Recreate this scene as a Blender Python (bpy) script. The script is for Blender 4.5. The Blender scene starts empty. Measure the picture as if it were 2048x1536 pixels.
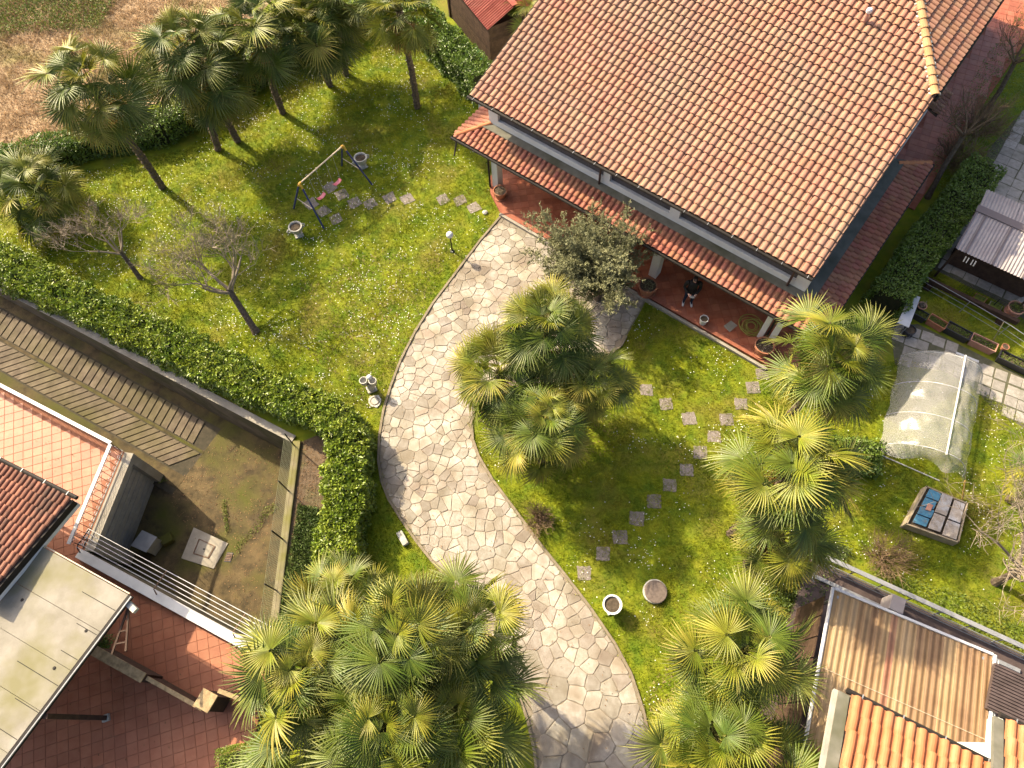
import bpy, math, random
import numpy as np
from mathutils import Vector, Matrix, geometry

# ------------------------------------------------------------------ camera, sky, sun, exposure
scene = bpy.context.scene
PI = math.pi
CAM_H, FPX = 24.0, 1420.0                       # flying height; focal length in pixels of a 2048 wide frame
SUN_AZ, SUN_EL = math.radians(137.5), math.radians(39.0)
_nad = np.array([41.0, 692.0, FPX]); _nad /= np.linalg.norm(_nad)      # straight down, seen by the camera
_zc = -_nad
_yc = np.array([0, 0, 1.0]) - _nad[2] * _nad; _yc /= np.linalg.norm(_yc)
_xc = np.cross(_yc, _zc)
CM = np.array([_xc, _yc, _zc])                   # world = CM @ camera
cam = bpy.data.cameras.new('camera'); cam_ob = bpy.data.objects.new('camera', cam)
scene.collection.objects.link(cam_ob)
cam.sensor_fit = 'HORIZONTAL'; cam.sensor_width = 36.0; cam.lens = 36.0 * FPX / 2048.0
cam.clip_start = 0.1; cam.clip_end = 1000.0
R = np.column_stack([CM[:, 0], -CM[:, 1], -CM[:, 2]])
cam_ob.matrix_world = Matrix(((*R[0], 0), (*R[1], 0), (*R[2], CAM_H), (0, 0, 0, 1)))
scene.camera = cam_ob

world = bpy.data.worlds.new('World'); scene.world = world; world.use_nodes = True
wn = world.node_tree.nodes; wl = world.node_tree.links
sky = wn.new('ShaderNodeTexSky'); sky.sky_type = 'NISHITA'; sky.sun_disc = False
sky.sun_elevation = SUN_EL; sky.sun_rotation = math.radians(90) - SUN_AZ
sky.dust_density = 6.0; sky.air_density = 0.7; sky.ozone_density = 0.4
wl.new(sky.outputs[0], wn['Background'].inputs[0]); wn['Background'].inputs[1].default_value = 0.15
sun = bpy.data.lights.new('sun', 'SUN'); sun.energy = 5.0; sun.angle = math.radians(0.6); sun.color = (1.0, 0.84, 0.58)
sun_ob = bpy.data.objects.new('sun', sun); scene.collection.objects.link(sun_ob)
_sd = Vector((-math.cos(SUN_AZ) * math.cos(SUN_EL), -math.sin(SUN_AZ) * math.cos(SUN_EL), -math.sin(SUN_EL)))
sun_ob.rotation_euler = _sd.to_track_quat('-Z', 'Y').to_euler(); sun_ob.location = (-20, 20, 40)
scene.view_settings.view_transform = 'Standard'; scene.view_settings.look = 'None'
scene.view_settings.exposure = 1.08; scene.view_settings.gamma = 1.0; scene.view_settings.use_curve_mapping = False
scene.render.engine = 'CYCLES'
scene.cycles.use_denoising = True
scene.cycles.max_bounces = 6; scene.cycles.diffuse_bounces = 3; scene.cycles.transparent_max_bounces = 8
scene.cycles.caustics_reflective = False; scene.cycles.caustics_refractive = False

# ------------------------------------------------------------------ helpers
rnd = random.Random(7); rng = np.random.default_rng(7)
COL = scene.collection

def ray(px, py): return CM @ np.array([px - 1024.0, py - 768.0, FPX])
def G(px, py, h=0.0):                            # where a sight line meets the level h
    r = ray(px, py); t = (h - CAM_H) / r[2]
    return np.array([0, 0, CAM_H]) + r * t
def GP(px, py, p0, nrm):                         # where a sight line meets a sloping plane
    r = ray(px, py); o = np.array([0, 0, CAM_H]); s = ((p0 - o) @ nrm) / (r @ nrm)
    return o + r * s
def PX(P):                                       # world -> photo pixels (array)
    P = np.atleast_2d(P); c = (P - np.array([0, 0, CAM_H])) @ CM
    return np.column_stack([1024 + FPX * c[:, 0] / c[:, 2], 768 + FPX * c[:, 1] / c[:, 2], c[:, 2]])
def XY(px, py, h=0.0): return G(px, py, h)[:2]
def unit(v): v = np.asarray(v, float); return v / np.linalg.norm(v)

def inside(poly, pts):
    poly = np.asarray(poly)[:, :2]; x, y = pts[:, 0], pts[:, 1]; r = np.zeros(len(pts), bool); j = len(poly) - 1
    for i in range(len(poly)):
        xi, yi = poly[i]; xj, yj = poly[j]
        with np.errstate(divide='ignore', invalid='ignore'):
            c = ((yi > y) != (yj > y)) & (x < (xj - xi) * (y - yi) / (yj - yi + 1e-12) + xi)
        r ^= c; j = i
    return r
def scatter(poly, n, rg=None):
    rg = rg or rng; p = np.asarray(poly)[:, :2]; lo, hi = p.min(0), p.max(0)
    q = lo + rg.random((int(n), 2)) * (hi - lo)
    return q[inside(p, q)]
def area(p): p = np.asarray(p)[:, :2]; return 0.5 * float(np.sum(p[:, 0] * np.roll(p[:, 1], -1) - np.roll(p[:, 0], -1) * p[:, 1]))
def resample(pts, step):
    pts = np.asarray(pts, float); out = [pts[0]]
    for a, b in zip(pts[:-1], pts[1:]):
        n = max(1, int(round(np.linalg.norm(b - a) / step)))
        out += [a + (b - a) * k / n for k in range(1, n + 1)]
    return np.array(out)

def np_mesh(name, V, F, mats=(), smooth=False, mi=None):
    """F: (m,k) array of one face size"""
    me = bpy.data.meshes.new(name); V = np.asarray(V, np.float32); F = np.asarray(F, np.int32)
    me.vertices.add(len(V)); me.vertices.foreach_set('co', V.ravel())
    k = F.shape[1]; me.loops.add(F.size); me.loops.foreach_set('vertex_index', F.ravel())
    me.polygons.add(len(F)); me.polygons.foreach_set('loop_start', np.arange(0, F.size, k, dtype=np.int32))
    if mi is not None: me.polygons.foreach_set('material_index', np.asarray(mi, np.int32))
    for m in mats: me.materials.append(m)
    me.update(calc_edges=True); me.validate()
    if smooth: me.polygons.foreach_set('use_smooth', [True] * len(me.polygons))
    return me

def tag(o, label=None, cat=None, group=None, kind=None):
    if label: o['label'] = label
    if cat: o['category'] = cat
    if group: o['group'] = group
    if kind: o['kind'] = kind
    return o
def link(name, me, parent=None, loc=None, **kw):
    o = bpy.data.objects.new(name, me); COL.objects.link(o)
    if parent is not None: o.parent = parent
    if loc is not None: o.location = loc
    return tag(o, **kw)
def empty(name, loc, label=None, cat=None, group=None, kind=None):
    o = bpy.data.objects.new(name, None); COL.objects.link(o); o.location = tuple(float(c) for c in loc); o.empty_display_size = 0.2
    return tag(o, label, cat, group, kind)

class MB:
    """collects shapes in world coordinates; build() makes one mesh object"""
    def __init__(s): s.v = []; s.f = []; s.m = []
    def add(s, V, F, mi=0):
        b = len(s.v); s.v += [tuple(float(c) for c in p) for p in V]
        for f in F: s.f.append([b + i for i in f]); s.m.append(mi)
        return s
    def obox(s, o, a, b, c, mi=0):
        o, a, b, c = (np.asarray(q, float) for q in (o, a, b, c))
        V = [o, o + a, o + a + b, o + b, o + c, o + a + c, o + a + b + c, o + b + c]
        return s.add(V, [(0, 3, 2, 1), (4, 5, 6, 7), (0, 1, 5, 4), (1, 2, 6, 5), (2, 3, 7, 6), (3, 0, 4, 7)], mi)
    def box(s, cx, cy, z0, z1, sx, sy, az=0.0, mi=0):
        a = np.array([math.cos(az), math.sin(az), 0]); b = np.array([-a[1], a[0], 0])
        return s.obox(np.array([cx, cy, z0]) - a * sx / 2 - b * sy / 2, a * sx, b * sy, (0, 0, z1 - z0), mi)
    def bar(s, p, q, w, h, mi=0, up=(0, 0, 1)):
        p, q = np.asarray(p, float), np.asarray(q, float); d = q - p; side = np.cross(d, up)
        if np.linalg.norm(side) < 1e-6: side = np.array([1.0, 0, 0])
        side = unit(side) * w; n = unit(np.cross(side, d)) * h
        return s.obox(p - side / 2 - n / 2, d, side, n, mi)
    def prism(s, poly, z0, z1, mi=0, bottom=True):
        p = [tuple(q[:2]) for q in poly]
        if area(p) < 0: p = p[::-1]
        n = len(p); z0s = z0 if hasattr(z0, '__len__') else [z0] * n; z1s = z1 if hasattr(z1, '__len__') else [z1] * n
        V = [(x, y, z) for (x, y), z in zip(p, z0s)] + [(x, y, z) for (x, y), z in zip(p, z1s)]
        F = [tuple(range(n, 2 * n))] + [(i, (i + 1) % n, n + (i + 1) % n, n + i) for i in range(n)]
        if bottom: F.append(tuple(range(n - 1, -1, -1)))
        return s.add(V, F, mi)
    def tube(s, pts, r, n=6, mi=0, cap=True):
        pts = [np.asarray(p, float) for p in pts]; m = len(pts); rs = r if hasattr(r, '__len__') else [r] * m
        V = []; prev = None
        for i, p in enumerate(pts):
            d = unit(pts[min(i + 1, m - 1)] - pts[max(i - 1, 0)] + 1e-9)
            if prev is None: prev = np.cross(d, (0, 0, 1) if abs(d[2]) < 0.9 else (1, 0, 0))
            a = prev - d * (prev @ d); a = unit(a); b = np.cross(d, a); prev = a
            V += [p + (a * math.cos(2 * PI * k / n) + b * math.sin(2 * PI * k / n)) * rs[i] for k in range(n)]
        F = [(i * n + k, i * n + (k + 1) % n, (i + 1) * n + (k + 1) % n, (i + 1) * n + k) for i in range(m - 1) for k in range(n)]
        if cap: F += [tuple(range(n - 1, -1, -1)), tuple((m - 1) * n + k for k in range(n))]
        return s.add(V, F, mi)
    def lathe(s, prof, c, n=20, mi=0, closed=False):
        c = np.asarray(c, float); V = [(c[0] + r * math.cos(2 * PI * k / n), c[1] + r * math.sin(2 * PI * k / n), c[2] + z) for r, z in prof for k in range(n)]
        m = len(prof)
        F = [(i * n + k, i * n + (k + 1) % n, (i + 1) * n + (k + 1) % n, (i + 1) * n + k) for i in range(m - 1) for k in range(n)]
        if closed: F += [tuple(range(n - 1, -1, -1)), tuple((m - 1) * n + k for k in range(n))]
        return s.add(V, F, mi)
    def ball(s, c, r, n=10, mi=0):
        r = np.asarray(r if hasattr(r, '__len__') else (r, r, r), float); c = np.asarray(c, float); m = n // 2 + 1
        V = [c + r * (math.sin(PI * i / m) * math.cos(2 * PI * k / n), math.sin(PI * i / m) * math.sin(2 * PI * k / n), -math.cos(PI * i / m)) for i in range(1, m) for k in range(n)]
        F = [(i * n + k, i * n + (k + 1) % n, (i + 1) * n + (k + 1) % n, (i + 1) * n + k) for i in range(m - 2) for k in range(n)]
        V += [c - (0, 0, r[2]), c + (0, 0, r[2])]; q = len(V)
        F += [((k + 1) % n, k, q - 2) for k in range(n)] + [((m - 2) * n + k, (m - 2) * n + (k + 1) % n, q - 1) for k in range(n)]
        return s.add(V, F, mi)
    def mesh(s, name, mats, origin=(0, 0, 0), smooth=False):
        me = bpy.data.meshes.new(name); o = origin
        me.from_pydata([(x - o[0], y - o[1], z - o[2]) for x, y, z in s.v], [], s.f)
        for m in (mats if isinstance(mats, (list, tuple)) else [mats]): me.materials.append(m)
        me.polygons.foreach_set('material_index', s.m)
        if smooth: me.polygons.foreach_set('use_smooth', [True] * len(s.f))
        me.update(); return me
    def build(s, name, mats, parent=None, smooth=False, bevel=0, **kw):
        o = parent_world(parent) if parent is not None else (np.mean(s.v, 0) * (1, 1, 0) + (0, 0, min(v[2] for v in s.v)))
        ob = link(name, s.mesh(name, mats, o, smooth), parent, None if parent is not None else tuple(o), **kw)
        if bevel:
            b = ob.modifiers.new('bevel', 'BEVEL'); b.width = bevel; b.segments = 2; b.limit_method = 'ANGLE'
        return ob
def parent_world(p):
    o = np.zeros(3)
    while p is not None: o = o + np.array(p.location); p = p.parent
    return o

# ------------------------------------------------------------------ materials (all procedural)
def mk(name, c1, c2=None, scale=3.0, rough=0.8, bump=0.0, bscale=30.0, island=0.0, trans=0.0, c3=None, s3=0.6, w3=0.5, spec=0.3, metal=0.0, tip=None, lohi=(0.35, 0.65), hue=0.0):
    """colour mottled between c1 and c2, a broad third colour c3, per piece brightness 'island', bump, translucency"""
    if not trans: c1, c2, c3 = (None if c is None else tuple(.84 * q for q in c) for c in (c1, c2, c3))     # one common albedo scale for solid surfaces
    m = bpy.data.materials.new(name); m.use_nodes = True; nt = m.node_tree; N, L = nt.nodes, nt.links
    bs = N['Principled BSDF']; bs.inputs['Roughness'].default_value = rough; bs.inputs['Metallic'].default_value = metal
    bs.inputs['Specular IOR Level'].default_value = spec
    geo = N.new('ShaderNodeNewGeometry')
    def noise(sc, det=4.0, rg=0.6):
        n = N.new('ShaderNodeTexNoise'); n.inputs['Scale'].default_value = sc; n.inputs['Detail'].default_value = det; n.inputs['Roughness'].default_value = rg
        L.new(geo.outputs['Position'], n.inputs['Vector']); return n.outputs['Fac']
    def ramp(sock, a, b):
        r = N.new('ShaderNodeMapRange'); r.inputs[1].default_value = a; r.inputs[2].default_value = b; r.clamp = True
        L.new(sock, r.inputs[0]); return r.outputs[0]
    def mix(f, a, b):
        x = N.new('ShaderNodeMix'); x.data_type = 'RGBA'
        if isinstance(f, float): x.inputs[0].default_value = f
        else: L.new(f, x.inputs[0])
        for q, i in ((a, 6), (b, 7)):
            if isinstance(q, tuple): x.inputs[i].default_value = (*q, 1)
            else: L.new(q, x.inputs[i])
        return x.outputs[2]
    col = mix(ramp(noise(scale), *lohi), c1, c2) if c2 else mix(0.0, c1, c1)
    if c3: col = mix(ramp(noise(s3, 3.0), 1 - w3 - 0.12, 1 - w3 + 0.12), col, c3)
    if tip:                                        # (colour, start, end): real yellowing from the hub of a leaf outwards
        tc = N.new('ShaderNodeTexCoord'); ln = N.new('ShaderNodeVectorMath'); ln.operation = 'LENGTH'; L.new(tc.outputs['Object'], ln.inputs[0])
        col = mix(ramp(ln.outputs['Value'], tip[1], tip[2]), col, tip[0])
    if island:
        oi = N.new('ShaderNodeObjectInfo'); ad = N.new('ShaderNodeMath'); ad.operation = 'ADD'
        L.new(geo.outputs['Random Per Island'], ad.inputs[0]); L.new(oi.outputs['Random'], ad.inputs[1])
        fr = N.new('ShaderNodeMath'); fr.operation = 'FRACT'; L.new(ad.outputs[0], fr.inputs[0])
        hsv = N.new('ShaderNodeHueSaturation'); mr = N.new('ShaderNodeMapRange'); L.new(fr.outputs[0], mr.inputs[0])
        mr.inputs[3].default_value = 1 - island; mr.inputs[4].default_value = 1 + island
        L.new(mr.outputs[0], hsv.inputs['Value']); L.new(col, hsv.inputs['Color'])
        if hue:
            m7 = N.new('ShaderNodeMath'); m7.operation = 'MULTIPLY'; m7.inputs[1].default_value = 7.31; L.new(fr.outputs[0], m7.inputs[0])
            f7 = N.new('ShaderNodeMath'); f7.operation = 'FRACT'; L.new(m7.outputs[0], f7.inputs[0])
            mh = N.new('ShaderNodeMapRange'); mh.inputs[3].default_value = 0.5 - hue; mh.inputs[4].default_value = 0.5 + hue
            L.new(f7.outputs[0], mh.inputs[0]); L.new(mh.outputs[0], hsv.inputs['Hue'])
        col = hsv.outputs['Color']
    L.new(col, bs.inputs['Base Color'])
    if bump:
        b = N.new('ShaderNodeBump'); b.inputs['Strength'].default_value = bump; b.inputs['Distance'].default_value = 0.02
        L.new(noise(bscale, 5.0, 0.65), b.inputs['Height']); L.new(b.outputs[0], bs.inputs['Normal'])
    if trans:
        t = N.new('ShaderNodeBsdfTranslucent'); L.new(col, t.inputs['Color']); x = N.new('ShaderNodeMixShader'); x.inputs[0].default_value = trans
        L.new(bs.outputs[0], x.inputs[1]); L.new(t.outputs[0], x.inputs[2]); L.new(x.outputs[0], N['Material Output'].inputs['Surface'])
    return m

M = {}
M['lawn'] = mk('lawn', (0.100, 0.160, 0.006), (0.230, 0.255, 0.010), 1.6, 0.95, 0.9, 45, c3=(0.19, 0.165, 0.026), s3=0.55, w3=0.40)
M['blade'] = mk('grass_blade', (0.120, 0.195, 0.006), (0.305, 0.335, 0.010), 0.8, 0.7, island=0.35, trans=0.35, c3=(0.27, 0.235, 0.03), s3=0.45, w3=0.40, hue=0.015)
M['dry'] = mk('dry_grass', (0.30, 0.205, 0.115), (0.42, 0.30, 0.18), 1.0, 0.95, 0.9, 25, c3=(0.20, 0.19, 0.05), s3=0.33, w3=0.36)
M['dry_blade'] = mk('dry_blade', (0.38, 0.265, 0.145), (0.54, 0.40, 0.25), 1.0, 0.7, island=0.4, trans=0.2, c3=(0.20, 0.22, 0.045), s3=0.33, w3=0.36)
M['daisy'] = mk('daisy', (0.85, 0.85, 0.80), rough=0.7, trans=0.15)
M['soil'] = mk('soil', (0.06, 0.045, 0.03), (0.12, 0.09, 0.06), 8, 0.95, 0.8, 30)
M['soil_dry'] = mk('dry_soil', (0.11, 0.075, 0.045), (0.19, 0.135, 0.085), 5, 0.95, 0.8, 30, c3=(0.09, 0.105, 0.03), s3=0.8, w3=0.35)
M['mortar'] = mk('path_mortar', (0.24, 0.20, 0.145), (0.33, 0.28, 0.21), 4, 0.95, 0.6, 40, c3=(0.25, 0.205, 0.15), s3=0.8, w3=0.48)
M['stone'] = mk('flagstone', (0.44, 0.405, 0.345), (0.345, 0.305, 0.245), 5, 0.75, 0.6, 35, island=0.24, c3=(0.25, 0.205, 0.15), s3=0.8, w3=0.48, hue=0.012)
M['edging'] = mk('path_edging', (0.20, 0.165, 0.11), (0.28, 0.23, 0.16), 4, 0.9, 0.4, 40)
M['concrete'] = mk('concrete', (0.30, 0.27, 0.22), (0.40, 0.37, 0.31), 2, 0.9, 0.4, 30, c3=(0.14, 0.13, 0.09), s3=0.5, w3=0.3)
M['ramp'] = mk('ramp_concrete', (0.13, 0.10, 0.07), (0.20, 0.16, 0.11), 3, 0.9, 0.5, 35, island=0.12, c3=(0.12, 0.105, 0.04), s3=0.35, w3=0.45)
M['wall_shade'] = mk('stained_shaded_wall', (0.10, 0.085, 0.06), (0.17, 0.145, 0.105), 2, 0.95, 0.5, 25, c3=(0.07, 0.07, 0.03), s3=0.7, w3=0.45)  # stains, plus the shade of the wall face put into the dark colour
M['mossy'] = mk('mossy_coping', (0.22, 0.19, 0.11), (0.30, 0.26, 0.16), 3, 0.95, 0.5, 25, c3=(0.20, 0.19, 0.05), s3=0.9, w3=0.5)
M['ramp_base'] = mk('ramp_groove', (0.05, 0.045, 0.03), (0.09, 0.075, 0.05), 4, 0.95, 0.5, 30)
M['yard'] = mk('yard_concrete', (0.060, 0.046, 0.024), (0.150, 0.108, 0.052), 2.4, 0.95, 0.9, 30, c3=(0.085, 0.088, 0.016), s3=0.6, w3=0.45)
M['ttile'] = mk('terrace_tile', (0.335, 0.112, 0.050), (0.41, 0.158, 0.078), 2.5, 0.55, 0.1, 20, island=0.10, c3=(0.34, 0.12, 0.062), s3=0.3, w3=0.4, spec=0.4)
M['grout'] = mk('tile_grout', (0.25, 0.10, 0.055), (0.31, 0.135, 0.08), 6, 0.9)
M['ptile'] = mk('porch_tile', (0.34, 0.095, 0.05), (0.44, 0.16, 0.09), 2.0, 0.4, 0.1, 20, island=0.18, spec=0.5)
M['pgrout'] = mk('porch_grout', (0.30, 0.095, 0.055), (0.38, 0.145, 0.09), 6, 0.9)
M['rtile'] = mk('roof_tile', (0.355, 0.172, 0.106), (0.395, 0.210, 0.135), 1.6, 0.8, 0.3, 60, island=0.10, c3=(0.315, 0.192, 0.130), s3=0.40, w3=0.45, hue=0.008)
M['ptile_roof'] = mk('porch_roof_tile', (0.325, 0.130, 0.080), (0.38, 0.178, 0.112), 1.5, 0.8, 0.25, 60, island=0.16, c3=(0.34, 0.125, 0.075), s3=0.4, w3=0.4, hue=0.012)
M['dtile'] = mk('old_roof_tile', (0.20, 0.085, 0.055), (0.30, 0.135, 0.085), 3, 0.85, 0.4, 50, island=0.3, c3=(0.09, 0.06, 0.045), s3=1.2, w3=0.4)
M['stile'] = mk('shaded_roof_tile', (0.34, 0.17, 0.115), (0.42, 0.23, 0.155), 2, 0.85, 0.3, 50, island=0.3, c3=(0.22, 0.135, 0.10), s3=1.0, w3=0.4, hue=0.012)
M['otile'] = mk('orange_roof_tile', (0.46, 0.165, 0.065), (0.52, 0.215, 0.095), 1.5, 0.75, 0.25, 40, island=0.12, c3=(0.48, 0.25, 0.125), s3=1.5, w3=0.35)
M['hip'] = mk('hip_tile', (0.48, 0.165, 0.07), (0.50, 0.22, 0.10), 2, 0.8, 0.3, 40, island=0.12)
M['hip_pale'] = mk('hip_tile_pale', (0.48, 0.245, 0.105), (0.50, 0.30, 0.155), 2, 0.8, 0.3, 40, island=0.12)
M['under'] = mk('roof_underlay', (0.075, 0.05, 0.04), (0.11, 0.075, 0.055), 5, 0.95)
M['white'] = mk('white_wall', (0.80, 0.80, 0.77), (0.71, 0.71, 0.68), 2, 0.85, 0.15, 40)
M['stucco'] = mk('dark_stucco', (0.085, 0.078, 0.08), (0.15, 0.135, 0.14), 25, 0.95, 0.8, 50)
M['gutter'] = mk('gutter_metal', (0.020, 0.017, 0.015), (0.032, 0.027, 0.023), 3, 0.65, spec=0.2)
M['pipe'] = mk('downpipe', (0.055, 0.03, 0.025), rough=0.45, spec=0.5)
M['flash'] = mk('flashing', (0.15, 0.145, 0.115), (0.21, 0.20, 0.16), 3, 0.8, 0.1, 10, c3=(0.10, 0.10, 0.06), s3=0.8, w3=0.4, spec=0.1)
M['flash_blue'] = mk('flashing_blue', (0.11, 0.115, 0.095), (0.16, 0.16, 0.135), 2, 0.8, c3=(0.08, 0.082, 0.062), s3=0.8, w3=0.4, spec=0.1)
M['bark'] = mk('bark', (0.09, 0.065, 0.045), (0.16, 0.125, 0.09), 12, 0.95, 0.9, 40)
M['twig'] = mk('twig', (0.26, 0.205, 0.145), (0.36, 0.30, 0.225), 5, 0.9)
M['twig_dark'] = mk('twig_brown', (0.16, 0.105, 0.06), (0.24, 0.165, 0.10), 5, 0.9)
M['palm_trunk'] = mk('palm_trunk', (0.085, 0.062, 0.042), (0.17, 0.13, 0.09), 14, 0.95, 1.0, 35)
M['frond'] = mk('palm_frond', (0.058, 0.092, 0.009), (0.105, 0.135, 0.013), 1.2, 0.42, island=0.25, hue=0.012, trans=0.14, tip=((0.24, 0.23, 0.065), 1.3, 2.2), spec=0.3)
M['frond_y'] = mk('palm_frond_yellow', (0.115, 0.148, 0.011), (0.195, 0.195, 0.015), 1.2, 0.42, island=0.22, hue=0.012, trans=0.18, tip=((0.36, 0.29, 0.055), 1.2, 1.95), spec=0.3)
M['frond_dead'] = mk('palm_frond_dead', (0.30, 0.17, 0.05), (0.40, 0.26, 0.09), 3, 0.8, trans=0.25)
M['petiole'] = mk('palm_petiole', (0.19, 0.19, 0.045), (0.26, 0.25, 0.07), 3, 0.5)
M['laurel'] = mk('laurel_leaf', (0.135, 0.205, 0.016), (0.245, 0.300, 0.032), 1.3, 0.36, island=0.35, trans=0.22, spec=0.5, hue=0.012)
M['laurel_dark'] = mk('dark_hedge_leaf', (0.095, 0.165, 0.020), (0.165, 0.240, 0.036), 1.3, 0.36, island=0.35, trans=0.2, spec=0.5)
M['ivy'] = mk('ivy_leaf', (0.06, 0.10, 0.02), (0.11, 0.15, 0.03), 2, 0.5, island=0.35, trans=0.2)
M['core'] = mk('hedge_core', (0.020, 0.026, 0.010), (0.035, 0.035, 0.016), 6, 0.95, 0.8, 12)
M['olive'] = mk('olive_leaf', (0.20, 0.205, 0.10), (0.30, 0.30, 0.16), 1.5, 0.6, island=0.22, trans=0.2)
M['terracotta'] = mk('terracotta', (0.40, 0.155, 0.08), (0.48, 0.22, 0.13), 5, 0.8, 0.2, 30)
M['pink_pot'] = mk('pale_terracotta', (0.52, 0.25, 0.17), (0.58, 0.32, 0.24), 5, 0.7)
M['whitestone'] = mk('white_stone', (0.60, 0.58, 0.52), (0.40, 0.38, 0.31), 6, 0.85, 0.5, 30)
M['whitepot'] = mk('white_pot', (0.74, 0.74, 0.72), rough=0.5)
M['gravelslab'] = mk('gravel_slab', (0.33, 0.285, 0.255), (0.19, 0.16, 0.14), 42, 0.9, 0.7, 60, lohi=(0.40, 0.60), island=0.10)
M['blackplast'] = mk('black_plastic', (0.035, 0.035, 0.04), rough=0.45, spec=0.5)
M['bluemetal'] = mk('blue_paint', (0.020, 0.030, 0.15), (0.03, 0.045, 0.18), 4, 0.4, spec=0.5)
M['yellow'] = mk('yellow_paint', (0.72, 0.42, 0.06), rough=0.5)
M['cream'] = mk('faded_cream_paint', (0.62, 0.50, 0.34), (0.68, 0.58, 0.44), 4, 0.55)
M['pink'] = mk('pink_plastic', (0.72, 0.17, 0.22), rough=0.4, spec=0.5)
M['rope'] = mk('rope', (0.45, 0.43, 0.38), rough=0.9)
M['globe'] = mk('white_globe', (0.82, 0.82, 0.80), rough=0.25, spec=0.5)
M['black'] = mk('black_metal', (0.02, 0.02, 0.022), rough=0.4, spec=0.5)
M['hose'] = mk('garden_hose', (0.42, 0.38, 0.09), rough=0.5)
M['steel'] = mk('grey_steel', (0.40, 0.41, 0.42), (0.32, 0.33, 0.34), 4, 0.45, metal=0.3)
M['rust'] = mk('rusty_iron', (0.15, 0.075, 0.04), (0.28, 0.19, 0.13), 10, 0.8)
M['whitemetal'] = mk('white_metal', (0.70, 0.70, 0.70), (0.60, 0.60, 0.59), 3, 0.5)
M['wood_dark'] = mk('dark_wood', (0.050, 0.028, 0.019), (0.085, 0.050, 0.032), 5, 0.8, 0.3, 30, island=0.2)
M['wood_old'] = mk('old_wood', (0.33, 0.26, 0.17), (0.44, 0.37, 0.26), 5, 0.85, 0.4, 30, island=0.15)
M['wood_sunlit'] = mk('weathered_sunlit_capping', (0.46, 0.34, 0.18), (0.26, 0.19, 0.10), 6, 0.85, 0.4, 30)  # golden tone stands for sun on the tops, mottled with weathering
M['redsheet'] = mk('red_sheet', (0.30, 0.065, 0.045), (0.38, 0.10, 0.07), 3, 0.7, c3=(0.36, 0.14, 0.10), s3=0.8, w3=0.35)
M['greysheet'] = mk('grey_sheet', (0.33, 0.29, 0.29), (0.40, 0.36, 0.355), 2, 0.6)
M['greyridge'] = mk('grey_ridge', (0.17, 0.14, 0.14), rough=0.6)
M['brownsheet'] = mk('brown_sheet', (0.075, 0.055, 0.05), (0.11, 0.08, 0.075), 3, 0.6)
M['canopy'] = mk('canopy_panel', (0.215, 0.195, 0.150), (0.30, 0.275, 0.225), 1.6, 0.7, 0.2, 20, c3=(0.19, 0.175, 0.085), s3=0.7, w3=0.45)
M['paver'] = mk('concrete_paver', (0.30, 0.275, 0.235), (0.40, 0.37, 0.33), 6, 0.9, 0.5, 40, island=0.14, c3=(0.17, 0.165, 0.11), s3=0.9, w3=0.35)
M['paver_joint'] = mk('paver_joint', (0.085, 0.09, 0.045), (0.13, 0.12, 0.08), 6, 0.95)
M['bluepaint'] = mk('peeling_blue_paint', (0.06, 0.20, 0.33), (0.10, 0.28, 0.40), 8, 0.7, 0.4, 30, c3=(0.22, 0.20, 0.15), s3=5, w3=0.35)
M['slab'] = mk('pale_slab', (0.48, 0.42, 0.36), (0.34, 0.29, 0.24), 7, 0.85, 0.6, 25, island=0.15, c3=(0.55, 0.55, 0.56), s3=3, w3=0.4)
M['greennet'] = mk('green_netting', (0.03, 0.20, 0.07), (0.06, 0.28, 0.11), 8, 0.8)
M['skin'] = mk('skin', (0.66, 0.41, 0.32), rough=0.6)
M['jacket'] = mk('black_jacket', (0.020, 0.018, 0.018), rough=0.8)
M['jeans'] = mk('dark_jeans', (0.018, 0.028, 0.06), rough=0.9)
M['shoe'] = mk('white_shoe', (0.72, 0.72, 0.71), rough=0.6)
M['hair'] = mk('dark_hair', (0.02, 0.014, 0.01), rough=0.6)
M['yel_leaf'] = mk('yellowish_moss', (0.30, 0.26, 0.04), (0.20, 0.22, 0.03), 8, 0.9)
M['weed'] = mk('weed_leaf', (0.10, 0.15, 0.025), (0.17, 0.20, 0.035), 3, 0.6, island=0.35, trans=0.2)
M['flower'] = mk('white_petal', (0.8, 0.8, 0.76), rough=0.7)
def plastic_sheet():
    m = bpy.data.materials.new('clear_plastic_sheet'); m.use_nodes = True; N, L = m.node_tree.nodes, m.node_tree.links
    bs = N['Principled BSDF']; bs.inputs['Base Color'].default_value = (0.44, 0.43, 0.40, 1); bs.inputs['Roughness'].default_value = 0.22; bs.inputs['Specular IOR Level'].default_value = 0.8
    t = N.new('ShaderNodeBsdfTransparent'); x = N.new('ShaderNodeMixShader'); x.inputs[0].default_value = 0.60
    n = N.new('ShaderNodeTexNoise'); n.inputs['Scale'].default_value = 2.2; n.inputs['Detail'].default_value = 2; g = N.new('ShaderNodeNewGeometry'); L.new(g.outputs['Position'], n.inputs['Vector'])
    b = N.new('ShaderNodeBump'); b.inputs['Strength'].default_value = 0.6; b.inputs['Distance'].default_value = 0.05; L.new(n.outputs['Fac'], b.inputs['Height']); L.new(b.outputs[0], bs.inputs['Normal'])
    L.new(bs.outputs[0], x.inputs[1]); L.new(t.outputs[0], x.inputs[2]); L.new(x.outputs[0], N['Material Output'].inputs['Surface']); return m
M['film'] = plastic_sheet()
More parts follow.
